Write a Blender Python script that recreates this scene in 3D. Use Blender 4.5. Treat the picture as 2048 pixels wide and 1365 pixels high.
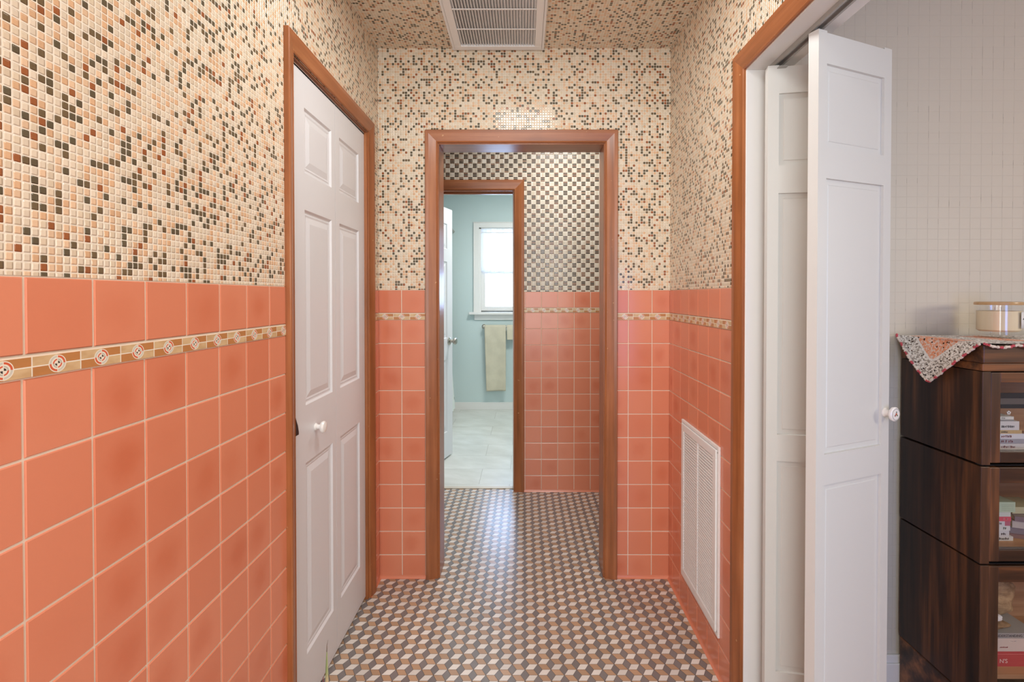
import bpy, bmesh, math, random
from mathutils import Vector, Matrix
random.seed(7)
for o in list(bpy.data.objects): bpy.data.objects.remove(o, do_unlink=True)
scene = bpy.context.scene
COL = scene.collection
PI = math.pi

# ------------------------------------------------------------------ camera
F = 1014.0
cam_d = bpy.data.cameras.new('camera'); cam = bpy.data.objects.new('camera', cam_d); COL.objects.link(cam)
cam_d.sensor_fit = 'HORIZONTAL'; cam_d.sensor_width = 36.0; cam_d.lens = 36.0*F/2048
PITCH = math.radians(0.7)
cam.location = (0, 0, 1.30); cam.rotation_euler = (PI/2-PITCH, 0, 0)
cam_d.shift_x = -24/2048; cam_d.shift_y = -(90.5-F*math.tan(PITCH))/2048
cam_d.clip_start = 0.02
scene.camera = cam

# ------------------------------------------------------------------ world, lights, exposure
scene.view_settings.view_transform = 'Standard'; scene.view_settings.look = 'None'
scene.view_settings.exposure = 0.0; scene.view_settings.gamma = 1.0
scene.view_settings.use_curve_mapping = False
w = bpy.data.worlds.new('world'); scene.world = w; w.use_nodes = True
bgn = w.node_tree.nodes['Background']; bgn.inputs[0].default_value = (0.93, 0.96, 1.0, 1); bgn.inputs[1].default_value = 1.25

def area(name, loc, rot, sx, sy, power, col):
    l = bpy.data.lights.new(name, 'AREA'); l.shape = 'RECTANGLE'; l.size = sx; l.size_y = sy
    l.energy = power; l.color = col
    o = bpy.data.objects.new(name, l); COL.objects.link(o); o.location = loc; o.rotation_euler = rot
    return o
WARM = (1.0, 0.93, 0.83); NEUT = (1.0, 0.98, 0.95); COOL = (0.72, 0.84, 1.0)
area('hall_overhead_fill', (0.0, 1.40, 2.405), (0, 0, 0), 0.34, 0.34, 11.0, (0.96, 0.985, 0.97))  # added overhead lamp, unseen, brightens the end wall and gives its glints
area('entry_overhead_fill', (0.0, -0.5, 2.40), (0, 0, 0), 0.30, 0.30, 8.5, (0.96, 0.985, 0.98))  # second added fill behind the camera, no fixture known there
area('daylight_behind_camera', (0.0, -1.15, 1.45), (PI/2, 0, 0), 1.2, 1.7, 31.0, (0.90, 0.97, 1.0))
area('vestibule_fill', (0.25, 2.85, 2.38), (0, 0, 0), 0.3, 0.3, 9.0, (0.97, 0.98, 0.97))  # lamp added out of view to lift the vestibule tiles
area('bathroom_overhead_fill', (0.1, 4.4, 2.55), (0, 0, 0), 0.5, 0.5, 30.0, NEUT)  # unseen lamp added to brighten the blue walls
area('bathroom_window_daylight', (-0.15, 6.6, 1.65), (-PI/2, 0, 0), 1.6, 1.5, 125.0, (0.42, 0.62, 1.0))
def aim(loc, to): return (Vector(to)-Vector(loc)).to_track_quat('-Z', 'Y').to_euler()
area('side_room_lamp', (2.75, 0.05, 1.62), aim((2.75, 0.05, 1.62), (1.4, 1.6, 1.2)), 0.4, 0.4, 13.0, (1.0, 0.91, 0.74))
area('side_room_blue_fill', (1.12, -1.5, 1.0), aim((1.12, -1.5, 1.0), (1.25, 1.6, 0.9)), 0.55, 1.2, 15.0, (0.20, 0.38, 1.0))  # blue fill added out of view to tint the wall by the bookcase
area('side_room_ceiling_light', (2.2, 0.2, 2.40), (0, 0, 0), 0.4, 0.4, 4.5, (1.0, 0.92, 0.80))

# ------------------------------------------------------------------ node helpers
class S:
    """a socket with arithmetic"""
    def __init__(s, nt, sock): s.nt = nt; s.k = sock
    def _m(s, op, *a):
        n = s.nt.nodes.new('ShaderNodeMath'); n.operation = op
        for i, v in enumerate((s,)+a):
            if isinstance(v, S): s.nt.links.new(v.k, n.inputs[i])
            else: n.inputs[i].default_value = float(v)
        return S(s.nt, n.outputs[0])
    def __add__(s, b): return s._m('ADD', b)
    __radd__ = __add__
    def __sub__(s, b): return s._m('SUBTRACT', b)
    def __rsub__(s, b): return (s*-1)+b
    def __mul__(s, b): return s._m('MULTIPLY', b)
    __rmul__ = __mul__
    def __truediv__(s, b): return s._m('DIVIDE', b)
    def floor(s): return s._m('FLOOR')
    def frac(s): return s._m('FRACT')
    def abs(s): return s._m('ABSOLUTE')
    def gt(s, b): return s._m('GREATER_THAN', b)
    def lt(s, b): return s._m('LESS_THAN', b)
    def max(s, b): return s._m('MAXIMUM', b)
    def min(s, b): return s._m('MINIMUM', b)
    def mod(s, b): return s._m('FLOORED_MODULO', b)
    def pw(s, b): return s._m('POWER', b)
    def sqrt(s): return s._m('SQRT')
    def sin(s): return s._m('SINE')
    def smooth(s, a, b, lo=0.0, hi=1.0):
        n = s.nt.nodes.new('ShaderNodeMapRange'); n.interpolation_type = 'SMOOTHSTEP'
        s.nt.links.new(s.k, n.inputs[0])
        for i, v in enumerate((a, b, lo, hi)): n.inputs[i+1].default_value = v
        return S(s.nt, n.outputs[0])

def srgb(r, g, b):
    f = lambda c: (c/255/12.92) if c/255 <= 0.04045 else ((c/255+0.055)/1.055)**2.4
    return (f(r), f(g), f(b), 1)

class Mat:
    def __init__(s, name, rough=0.5, metal=0.0, spec=0.5):
        s.m = bpy.data.materials.new(name); s.m.use_nodes = True
        s.nt = s.m.node_tree; s.b = s.nt.nodes['Principled BSDF']
        s.b.inputs['Roughness'].default_value = rough; s.b.inputs['Metallic'].default_value = metal
        s.b.inputs['Specular IOR Level'].default_value = spec
    def uv(s, layer='UVMap'):
        n = s.nt.nodes.new('ShaderNodeUVMap'); n.uv_map = layer
        x = s.nt.nodes.new('ShaderNodeSeparateXYZ'); s.nt.links.new(n.outputs[0], x.inputs[0])
        return S(s.nt, x.outputs[0]), S(s.nt, x.outputs[1])
    def obj(s):
        n = s.nt.nodes.new('ShaderNodeTexCoord')
        x = s.nt.nodes.new('ShaderNodeSeparateXYZ'); s.nt.links.new(n.outputs['Object'], x.inputs[0])
        return [S(s.nt, x.outputs[i]) for i in range(3)]
    def comb(s, x, y=0.0, z=0.0):
        n = s.nt.nodes.new('ShaderNodeCombineXYZ')
        for i, v in enumerate((x, y, z)):
            if isinstance(v, S): s.nt.links.new(v.k, n.inputs[i])
            else: n.inputs[i].default_value = v
        return n.outputs[0]
    def white(s, x, y, z=0.0):
        n = s.nt.nodes.new('ShaderNodeTexWhiteNoise'); n.noise_dimensions = '3D'
        s.nt.links.new(s.comb(x, y, z), n.inputs['Vector']); return S(s.nt, n.outputs['Value'])
    def noise(s, vec, scale=1.0, detail=3.0, rough=0.55):
        n = s.nt.nodes.new('ShaderNodeTexNoise'); s.nt.links.new(vec, n.inputs['Vector'])
        n.inputs['Scale'].default_value = scale; n.inputs['Detail'].default_value = detail; n.inputs['Roughness'].default_value = rough
        return S(s.nt, n.outputs['Fac'])
    def voro(s, vec, scale, feature='F1'):
        n = s.nt.nodes.new('ShaderNodeTexVoronoi'); n.feature = feature; s.nt.links.new(vec, n.inputs['Vector'])
        n.inputs['Scale'].default_value = scale; return S(s.nt, n.outputs['Distance'])
    def attr(s, name):
        n = s.nt.nodes.new('ShaderNodeAttribute'); n.attribute_name = name; return S(s.nt, n.outputs['Fac'])
    def ramp(s, f, stops, const=False):
        n = s.nt.nodes.new('ShaderNodeValToRGB'); n.color_ramp.interpolation = 'CONSTANT' if const else 'LINEAR'
        s.nt.links.new(f.k, n.inputs[0]); e = n.color_ramp.elements
        while len(e) < len(stops): e.new(0.5)
        for i, (p, c) in enumerate(stops): e[i].position = p; e[i].color = c
        return n.outputs[0]
    def mix(s, f, a, b, mode='MIX'):
        n = s.nt.nodes.new('ShaderNodeMix'); n.data_type = 'RGBA'; n.blend_type = mode
        for v, i in ((f, 0), (a, 6), (b, 7)):
            if isinstance(v, S): s.nt.links.new(v.k, n.inputs[i])
            elif hasattr(v, 'is_linked') or hasattr(v, 'links'): s.nt.links.new(v, n.inputs[i])
            else: n.inputs[i].default_value = v
        return n.outputs[2]
    def gray(s, v): return s.comb(v, v, v)
    def color(s, c):
        if isinstance(c, tuple): s.b.inputs['Base Color'].default_value = c
        else: s.nt.links.new(c, s.b.inputs['Base Color'])
        return s
    def bump(s, h, strength=0.5, dist=0.001):
        n = s.nt.nodes.new('ShaderNodeBump'); n.inputs['Strength'].default_value = strength; n.inputs['Distance'].default_value = dist
        s.nt.links.new(h.k, n.inputs['Height']); s.nt.links.new(n.outputs[0], s.b.inputs['Normal']); return s
    def rough(s, v): s.nt.links.new(v.k, s.b.inputs['Roughness']); return s

def plain(name, c, rough=0.5, metal=0.0, vary=0.04, spec=0.5, bump=0.0):
    m = Mat(name, rough, metal, spec); x, y, z = m.obj(); v = m.comb(x, y, z)
    n = m.noise(v, 9.0, 4)
    f = n.smooth(0.3, 0.7, 1-vary, 1+vary)
    m.color(m.mix(1.0, c, m.gray(f), 'MULTIPLY'))
    if bump: m.bump(m.noise(v, 260.0, 3), bump, 0.001)
    return m.m

# ------------------------------------------------------------------ materials
def mosaic_mat():
    m = Mat('speckled_mosaic', 0.2); P = 0.0118
    u, v = m.uv(); a = u/P; b = v/P; i = a.floor(); j = b.floor(); fx = (a-i-0.5).abs(); fy = (b-j-0.5).abs()
    r = m.white(i, j, 0.3); r2 = m.white(i, j, 7.7)
    c = m.ramp(r, [(0, srgb(228, 212, 189)), (0.26, srgb(221, 203, 177)), (0.47, srgb(228, 194, 160)), (0.64, srgb(220, 178, 139)),
                   (0.765, srgb(112, 94, 68)), (0.84, srgb(96, 86, 66)), (0.950, srgb(156, 92, 54))], True)
    c = m.mix(1.0, c, m.gray(r2*0.14+0.92), 'MULTIPLY')
    d = fx.pw(9)+fy.pw(9); d = d.pw(1/9.0)
    g = d.gt(0.437)
    c = m.mix(g, c, srgb(236, 226, 208))
    m.color(c); m.bump(d.smooth(0.28, 0.47, 1, 0), 0.9, 0.0011); m.rough(g*0.5+0.13)
    return m.m
def grey_mosaic_mat():
    m = Mat('painted_over_tile', 0.5); P = 0.0345
    u, v = m.uv(); a = u/P; b = v/P; i = a.floor(); j = b.floor(); fx = (a-i-0.5).abs(); fy = (b-j-0.5).abs()
    vis = m.noise(m.comb(i*0.7, v*9.0, 1.0), 1.0, 2).smooth(0.42, 0.62, 0.0, 1.0)
    vish = m.noise(m.comb(u*3.0, j*0.9, 4.0), 1.0, 2).smooth(0.42, 0.72, 0.12, 0.55)
    gv = fx.gt(0.483)*(vis*0.8+0.2); gh = fy.gt(0.485)*vish
    g = gv.max(gh)
    crack = fx.gt(0.486)*m.noise(m.comb(i*3.3, v*14.0, 9.0), 1.0, 1).gt(0.66)
    c = m.mix(g*0.26, srgb(206, 198, 185), srgb(150, 140, 128)); c = m.mix(crack*0.7, c, srgb(70, 62, 52))
    m.color(c); m.bump(fx.max(fy).smooth(0.46, 0.5, 1, 0), 0.35, 0.001); return m.m
def orange_mat():
    m = Mat('coral_glazed_tile', 0.22)
    u, v = m.uv('TileUV'); r = m.attr('rnd'); k = m.attr('mottle')
    cx = (u-0.5-r*0.3+0.15); cy = (v-0.5)
    d = (cx*cx+cy*cy).sqrt(); n = m.noise(m.comb(u*2+r*40, v*2, r*9), 1.4, 2)
    blot = (d+n*0.3-0.15).smooth(0.05, 0.5, 1, 0)*k  # glaze mottling: darker tile middle, stronger on some tiles
    c = m.mix(r, srgb(222, 140, 108), srgb(215, 129, 97))
    c = m.mix(blot*0.55, c, srgb(200, 104, 70))
    m.color(c); x, y, z = m.obj(); m.bump(m.noise(m.comb(x, y, z), 300, 2), 0.12, 0.0006)
    return m.m
def border_mat():
    m = Mat('medallion_border_tile', 0.3); P = 0.075; Hh = 0.029
    u, v = m.uv('TileUV')       # u in metres along the band, v 0..Hh
    a = u/P; i = a.floor(); x = (a-i-0.5)*P; y = v-Hh*0.5
    q = (x*y).gt(0.0)           # brown quadrants top right and bottom left
    c = m.mix(q, srgb(214, 184, 140), srgb(190, 130, 78))
    n = m.noise(m.comb(u*30, v*60, 0.0), 1.0, 2)
    c = m.mix(n.smooth(0.35, 0.7, 0, 0.35), c, srgb(170, 120, 70))
    line = y.abs().lt(0.0009).max((x.abs()-P*0.5).abs().lt(0.0009))
    d = (x*x+y*y).sqrt()
    W = srgb(236, 228, 210)
    c = m.mix(line, c, W)
    c = m.mix(d.lt(0.0136), c, W)
    ring1 = d.lt(0.0122)*d.gt(0.0092); c = m.mix(ring1, c, m.mix(q, srgb(206, 204, 190), srgb(214, 98, 66)))
    ring2 = d.lt(0.0072)*d.gt(0.0050); c = m.mix(ring2, c, m.mix(q, srgb(214, 98, 66), srgb(190, 190, 178)))
    core = d.lt(0.0040)*q; c = m.mix(core, c, srgb(62, 60, 56))
    c = m.mix((x.abs().lt(0.0006)*d.lt(0.0136)), c, W)
    m.color(c); h = d.lt(0.0136)*0.6-line*0.4-ring1*0.2
    m.bump(h, 0.6, 0.0012); return m.m
def basket_mat():
    m = Mat('basketweave_mosaic', 0.2); P = 0.0298
    u, v = m.uv(); a = (u+0.011)/P; b = (v+0.004)/P; i = a.floor(); j = b.floor(); fx = a-i; fy = b-j
    ch = (i+j).mod(2.0)         # 0 light, 1 dark
    def bars(f): t = f*3.0; return (t-t.floor()-0.5).abs()
    bx, by = bars(fx), bars(fy)
    edge = ch*(by)+(1-ch)*(bx)
    cross = ch*((fx-0.5).abs())+(1-ch)*((fy-0.5).abs())
    g = edge.gt(0.38).max(cross.gt(0.44))
    bar = ch*((fy*3).floor())+(1-ch)*((fx*3).floor())
    r = m.white(i, j, bar)
    dark = m.ramp(r, [(0, srgb(58, 46, 38)), (0.45, srgb(78, 54, 42)), (0.7, srgb(108, 66, 46)), (0.9, srgb(128, 92, 70))], True)
    light = m.ramp(r, [(0, srgb(226, 216, 198)), (0.5, srgb(216, 202, 180)), (0.85, srgb(232, 224, 210))], True)
    c = m.mix(ch, light, dark); c = m.mix(g, c, srgb(212, 198, 178)); m.color(c)
    m.bump((edge.smooth(0.15, 0.45, 1, 0))*(cross.smooth(0.34, 0.48, 1, 0)), 1.0, 0.0012); m.rough(g*0.4+0.18)
    return m.m
def wood_mat(name, axis, c1, c2, c3, rough=0.3, grain=1.0):
    m = Mat(name, rough); p = m.obj(); sc = [38.0*grain]*3; sc[axis] = 1.6
    v = m.comb(p[0]*sc[0], p[1]*sc[1], p[2]*sc[2])
    n = m.noise(v, 1.0, 5, 0.6); v2 = m.comb(p[0]*3, p[1]*3, p[2]*3); n2 = m.noise(v2, 1.5, 3)
    c = m.ramp(n, [(0.25, c1), (0.5, c2), (0.78, c3)])
    c = m.mix(n2.smooth(0.35, 0.75, 0, 0.35), c, c1)
    v3 = m.comb(p[0]*60, p[1]*60, p[2]*60); nick = m.noise(v3, 1.0, 1).gt(0.795)
    c = m.mix(nick*0.5, c, srgb(222, 180, 130))
    m.color(c); m.bump(n, 0.15, 0.0008); return m.m
def paint(name, c, rough=0.35, grain=False):
    m = Mat(name, rough); p = m.obj()
    if grain: n = m.noise(m.comb(p[0]*180, p[1]*180, p[2]*7), 1.0, 3); m.bump(n, 0.22, 0.0008)
    else: n = m.noise(m.comb(p[0]*60, p[1]*60, p[2]*60), 1.0, 2); m.bump(n, 0.05, 0.0006)
    n2 = m.noise(m.comb(p[0], p[1], p[2]), 4.0, 2)
    m.color(m.mix(n2*0.25, c, tuple(x*0.93 for x in c[:3])+(1,))); return m.m
def bath_floor_mat():
    m = Mat('grey_stone_floor_tile', 0.28)
    u, v = m.uv(); H = 0.31; W = 0.62; j = ((v-0.07)/H).floor(); b = (v-0.07)/H-j
    a = (u+0.10)/W+(j.mod(2.0))*0.34; i = a.floor(); a = a-i
    g = ((a-0.5).abs().gt(0.4965)).max((b-0.5).abs().gt(0.494))
    r = m.white(i, j, 0.0)
    n = m.noise(m.comb(u*3+r*7, v*5+u*2, r*5), 1.2, 5, 0.6)
    c = m.ramp(n, [(0.25, srgb(198, 198, 190)), (0.5, srgb(212, 213, 206)), (0.75, srgb(226, 227, 222))])
    c = m.mix(g*0.7, c, srgb(168, 166, 156)); m.color(c); m.bump(g*-1, 0.5, 0.001); return m.m
def floor_tile(name, c):
    m = Mat(name, 0.16); p = m.obj(); r = m.attr('rnd')
    n = m.noise(m.comb(p[0]*500, p[1]*500, p[2]), 1.0, 2)
    cc = m.mix(1.0, c, m.gray(r*0.22+0.86), 'MULTIPLY')
    cc = m.mix(n.smooth(0.3, 0.7, 0, 0.18), cc, tuple(x*0.7 for x in c[:3])+(1,))
    m.color(cc); m.bump(n, 0.05, 0.0004); m.b.inputs['Roughness'].default_value = 0.25; m.b.inputs['Specular IOR Level'].default_value = 0.75; return m.m
def glass_mat(name, rough=0.0, tint=(1, 1, 1, 1)):
    m = Mat(name, rough); m.b.inputs['Transmission Weight'].default_value = 1.0
    m.b.inputs['Base Color'].default_value = tint; m.b.inputs['IOR'].default_value = 1.45; return m.m
def pane_mat(name):
    m = Mat(name); nt = m.nt; t = nt.nodes.new('ShaderNodeBsdfTransparent'); g = nt.nodes.new('ShaderNodeBsdfGlossy'); g.inputs['Roughness'].default_value = 0.03
    mx = nt.nodes.new('ShaderNodeMixShader'); mx.inputs[0].default_value = 0.06
    nt.links.new(t.outputs[0], mx.inputs[1]); nt.links.new(g.outputs[0], mx.inputs[2]); nt.links.new(mx.outputs[0], nt.nodes['Material Output'].inputs[0]); return m.m
def curtain_mat():
    m = Mat('sheer_white_cloth', 0.9); m.b.inputs['Base Color'].default_value = srgb(240, 242, 246)
    nt = m.nt; t = nt.nodes.new('ShaderNodeBsdfTransparent'); tl = nt.nodes.new('ShaderNodeBsdfTranslucent'); tl.inputs[0].default_value = (0.9, 0.92, 0.96, 1)
    m1 = nt.nodes.new('ShaderNodeMixShader'); m1.inputs[0].default_value = 0.16
    m2 = nt.nodes.new('ShaderNodeMixShader'); m2.inputs[0].default_value = 0.07
    nt.links.new(m.b.outputs[0], m1.inputs[1]); nt.links.new(tl.outputs[0], m1.inputs[2])
    nt.links.new(m1.outputs[0], m2.inputs[1]); nt.links.new(t.outputs[0], m2.inputs[2])
    nt.links.new(m2.outputs[0], nt.nodes['Material Output'].inputs[0]); return m.m
def shower_mat():
    m = Mat('leaf_print_curtain', 0.8); u, v = m.uv()
    d = m.voro(m.comb(u*22, v*9, 0.0), 1.0); m.color(m.mix(d.smooth(0.16, 0.24, 1, 0), srgb(226, 230, 226), srgb(120, 140, 130))); return m.m
def crochet_mat():
    m = Mat('crochet_yarn', 0.95, spec=0.1); x, y = m.uv('ClothUV'); e = m.attr('zone')
    vec = m.comb(x*88, y*88, 0.0); d = m.voro(vec, 1.0); n = m.noise(m.comb(x*240, y*240, 1.0), 0.7, 2)
    gw = m.mix(n.smooth(0.45, 0.58), srgb(252, 248, 244), srgb(176, 168, 160))
    co = m.mix(n.smooth(0.45, 0.60), srgb(240, 164, 128), srgb(236, 214, 204))
    c = m.mix(e.gt(0.5), gw, co); c = m.mix(e.gt(0.25)*e.lt(0.75), c, srgb(244, 240, 238))
    m.color(c)
    m.bump(n+d*0.6, 1.0, 0.002)
    nt = m.nt; t = nt.nodes.new('ShaderNodeBsdfTransparent'); mx = nt.nodes.new('ShaderNodeMixShader')
    nt.links.new((d.lt(0.25)*(e.lt(0.25).max(e.gt(0.75)))).k, mx.inputs[0]); nt.links.new(m.b.outputs[0], mx.inputs[1]); nt.links.new(t.outputs[0], mx.inputs[2])
    nt.links.new(mx.outputs[0], nt.nodes['Material Output'].inputs[0]); return m.m
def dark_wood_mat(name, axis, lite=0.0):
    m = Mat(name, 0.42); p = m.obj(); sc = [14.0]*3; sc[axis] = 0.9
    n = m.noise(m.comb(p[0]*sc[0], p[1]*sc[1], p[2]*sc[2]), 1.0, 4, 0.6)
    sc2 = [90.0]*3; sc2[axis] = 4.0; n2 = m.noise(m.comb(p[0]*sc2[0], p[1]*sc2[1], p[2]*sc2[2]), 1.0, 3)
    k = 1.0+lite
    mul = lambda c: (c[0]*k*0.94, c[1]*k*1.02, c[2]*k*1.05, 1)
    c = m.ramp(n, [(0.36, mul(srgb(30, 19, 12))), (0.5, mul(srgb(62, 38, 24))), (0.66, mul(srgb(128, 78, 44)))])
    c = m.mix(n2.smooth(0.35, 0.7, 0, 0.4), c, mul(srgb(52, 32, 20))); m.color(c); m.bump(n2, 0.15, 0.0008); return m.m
def rock_mat(name, c1, c2):
    m = Mat(name, 0.7); p = m.obj(); n = m.noise(m.comb(p[0], p[1], p[2]*2.5), 34, 5, 0.65)
    m.color(m.ramp(n, [(0.35, c1), (0.65, c2)])); m.bump(n, 0.6, 0.003); return m.m

MOS = mosaic_mat(); ORG = orange_mat(); GRT = plain('cream_grout', srgb(230, 212, 192), 0.8); BRD = border_mat(); BSK = basket_mat()
GREYW = grey_mosaic_mat()
o1, o2, o3 = srgb(124, 72, 38), srgb(160, 95, 54), srgb(186, 121, 76)
WX = wood_mat('stained_pine_along_x', 0, o1, o2, o3); WY = wood_mat('stained_pine_along_y', 1, o1, o2, o3); WZ = wood_mat('stained_pine_along_z', 2, o1, o2, o3)
DOORP = paint('white_door_paint', srgb(222, 222, 225), 0.32, True); WHITE = paint('white_trim_paint', srgb(232, 230, 226), 0.38)
BIFP = paint('white_bifold_paint', srgb(214, 213, 209), 0.36)
KNOBW = plain('white_knob', srgb(238, 234, 230), 0.2, vary=0.01)
VENTM = paint('white_enamelled_metal', srgb(240, 239, 238), 0.4)
FILT = plain('grey_filter_cloth', srgb(120, 114, 106), 0.9, vary=0.2)
BLUE = paint('pale_blue_wall_paint', srgb(200, 216, 214), 0.6); CEILP = paint('white_ceiling_paint', srgb(232, 230, 226), 0.7)
BFLOOR = bath_floor_mat()
FW = floor_tile('white_rhombus_tile', srgb(228, 222, 214)); FT = floor_tile('tan_rhombus_tile', srgb(188, 154, 124)); FG = floor_tile('taupe_rhombus_tile', srgb(128, 123, 122))
FGR = plain('dark_floor_grout', srgb(74, 64, 56), 0.7)
PLAST = plain('plaster', srgb(200, 192, 182), 0.9); DARK = plain('unlit_closet_board', srgb(60, 52, 46), 0.9)
STEEL = plain('galvanised_steel', srgb(172, 170, 166), 0.45, 0.3); NICK = plain('brushed_nickel', srgb(176, 170, 160), 0.28, 1.0)
BLACK = plain('black_rubber', srgb(24, 26, 30), 0.35)
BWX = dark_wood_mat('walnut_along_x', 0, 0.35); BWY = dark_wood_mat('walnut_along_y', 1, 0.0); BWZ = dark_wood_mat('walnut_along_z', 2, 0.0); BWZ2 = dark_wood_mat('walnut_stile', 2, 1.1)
BIN = wood_mat('bookcase_interior', 0, srgb(150, 106, 72), srgb(190, 142, 100), srgb(212, 168, 124), 0.5)
PANE = pane_mat('clear_pane'); GLASS = pane_mat('jar_glass')
TOWEL = plain('beige_towel_cloth', srgb(204, 196, 174), 0.95, vary=0.06, bump=0.6, spec=0.1)

# ------------------------------------------------------------------ mesh helpers
def tag(o, label=None, cat=None, group=None, kind=None):
    if label: o['label'] = label
    if cat: o['category'] = cat
    if group: o['group'] = group
    if kind: o['kind'] = kind
    return o
def empty(name, loc=(0, 0, 0), rz=0.0):
    o = bpy.data.objects.new(name, None); COL.objects.link(o); o.location = loc; o.rotation_euler = (0, 0, rz); o.empty_display_size = 0.05
    return o
class MB:
    def __init__(s): s.v = []; s.f = []; s.mi = []; s.mats = []; s.t = {}; s.rnd = {}; s.gl = {}; s.sm = set()
    def mat(s, m):
        if m not in s.mats: s.mats.append(m)
        return s.mats.index(m)
    def face(s, pts, m, tuv=None, rnd=None, mottle=0.0, smooth=False):
        b = len(s.v); s.v += [tuple(p) for p in pts]; s.f.append(tuple(range(b, b+len(pts)))); s.mi.append(s.mat(m)); k = len(s.f)-1
        if tuv: s.t[k] = tuv
        if rnd is not None: s.rnd[k] = rnd; s.gl[k] = mottle
        if smooth: s.sm.add(k)
    def box(s, x0, x1, y0, y1, z0, z1, m):
        if x0 > x1: x0, x1 = x1, x0
        if y0 > y1: y0, y1 = y1, y0
        if z0 > z1: z0, z1 = z1, z0
        b = len(s.v); s.v += [(x0, y0, z0), (x1, y0, z0), (x1, y1, z0), (x0, y1, z0), (x0, y0, z1), (x1, y0, z1), (x1, y1, z1), (x0, y1, z1)]
        for f in ((0, 3, 2, 1), (4, 5, 6, 7), (0, 1, 5, 4), (1, 2, 6, 5), (2, 3, 7, 6), (3, 0, 4, 7)):
            s.f.append(tuple(b+i for i in f)); s.mi.append(s.mat(m))
    def hexa(s, p, m):
        """eight points ordered like box"""
        b = len(s.v); s.v += [tuple(q) for q in p]
        for f in ((0, 3, 2, 1), (4, 5, 6, 7), (0, 1, 5, 4), (1, 2, 6, 5), (2, 3, 7, 6), (3, 0, 4, 7)):
            s.f.append(tuple(b+i for i in f)); s.mi.append(s.mat(m))
    def grid(s, rows, m, closed=False, smooth=True):
        """rows of points joined with quads"""
        b = len(s.v); n = len(rows[0])
        for r in rows: s.v += [tuple(p) for p in r]
        for i in range(len(rows)-1):
            for j in range(n if closed else n-1):
                a = b+i*n+j; c = b+i*n+(j+1) % n
                s.f.append((a, c, c+n, a+n)); s.mi.append(s.mat(m))
                if smooth: s.sm.add(len(s.f)-1)
        return b
    def lathe(s, prof, m, origin=(0, 0, 0), axis=(0, 0, 1), seg=28):
        """prof: list of (radius, height)"""
        q = Vector((0, 0, 1)).rotation_difference(Vector(axis).normalized()); o = Vector(origin)
        rows = []
        for r, h in prof: rows.append([o+q @ Vector((r*math.cos(2*PI*k/seg), r*math.sin(2*PI*k/seg), h)) for k in range(seg)])
        b = s.grid(rows, m, True)
        for row, rev in ((0, True), (len(prof)-1, False)):
            if prof[row][0] > 1e-6:
                idx = [b+row*seg+k for k in range(seg)]
                if rev: idx.reverse()
                s.f.append(tuple(idx)); s.mi.append(s.mat(m))
    def tube(s, pts, r, m, seg=10):
        pts = [Vector(p) for p in pts]; rows = []
        for i, p in enumerate(pts):
            d = (pts[min(i+1, len(pts)-1)]-pts[max(i-1, 0)]).normalized()
            a = d.cross(Vector((0, 0, 1)));  a = a.normalized() if a.length > 1e-4 else Vector((1, 0, 0)); c = d.cross(a)
            rr = r[i] if isinstance(r, (list, tuple)) else r
            rows.append([p+a*rr*math.cos(2*PI*k/seg)+c*rr*math.sin(2*PI*k/seg) for k in range(seg)])
        b = s.grid(rows, m, True); n = len(rows)
        s.f.append(tuple(b+k for k in range(seg))); s.mi.append(s.mat(m)); s.f.append(tuple(b+(n-1)*seg+k for k in range(seg))[::-1]); s.mi.append(s.mat(m))
    def build(s, name, parent=None, bevel=0.0, recalc=False, loc=None, rz=None):
        me = bpy.data.meshes.new(name); me.from_pydata(s.v, [], s.f); me.validate(); me.update()
        for m in s.mats: me.materials.append(m)
        for i, p in enumerate(me.polygons):
            p.material_index = s.mi[i]; p.use_smooth = i in s.sm
        if recalc:
            bm = bmesh.new(); bm.from_mesh(me); bmesh.ops.remove_doubles(bm, verts=bm.verts, dist=1e-6); bmesh.ops.recalc_face_normals(bm, faces=bm.faces); bm.to_mesh(me); bm.free()
        if s.sm: me.set_sharp_from_angle(angle=math.radians(38))
        uv = me.uv_layers.new(name='UVMap')
        for p in me.polygons:
            n = p.normal; ax = max(range(3), key=lambda k: abs(n[k])); a, b = ((1, 2), (0, 2), (0, 1))[ax]
            for li in p.loop_indices:
                co = me.vertices[me.loops[li].vertex_index].co; uv.data[li].uv = (co[a], co[b])
        if s.t:
            u2 = me.uv_layers.new(name='TileUV')
            for k, t in s.t.items():
                for li, q in zip(me.polygons[k].loop_indices, t): u2.data[li].uv = q
        if s.rnd:
            at = me.attributes.new('rnd', 'FLOAT', 'FACE'); ag = me.attributes.new('mottle', 'FLOAT', 'FACE')
            for k, r in s.rnd.items(): at.data[k].value = r; ag.data[k].value = s.gl[k]
        o = bpy.data.objects.new(name, me); COL.objects.link(o)
        if parent: o.parent = parent
        if loc: o.location = loc
        if rz is not None: o.rotation_euler = (0, 0, rz)
        if bevel:
            bv = o.modifiers.new('bevel', 'BEVEL'); bv.width = bevel; bv.segments = 2; bv.limit_method = 'ANGLE'; bv.angle_limit = math.radians(35)
        return o

# ------------------------------------------------------------------ key measures
XL, XR = -0.666, 0.668      # hall side walls
YE = 2.32                   # hall far wall
YV = 3.35                   # vestibule far wall
YB = 5.78                   # bathroom far wall
ZC = 2.426
ZT, ZL1, ZL0 = 1.327, 1.219, 1.190   # tile top, border top and bottom
TP = 0.1082
EPS = 0.0025

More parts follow.
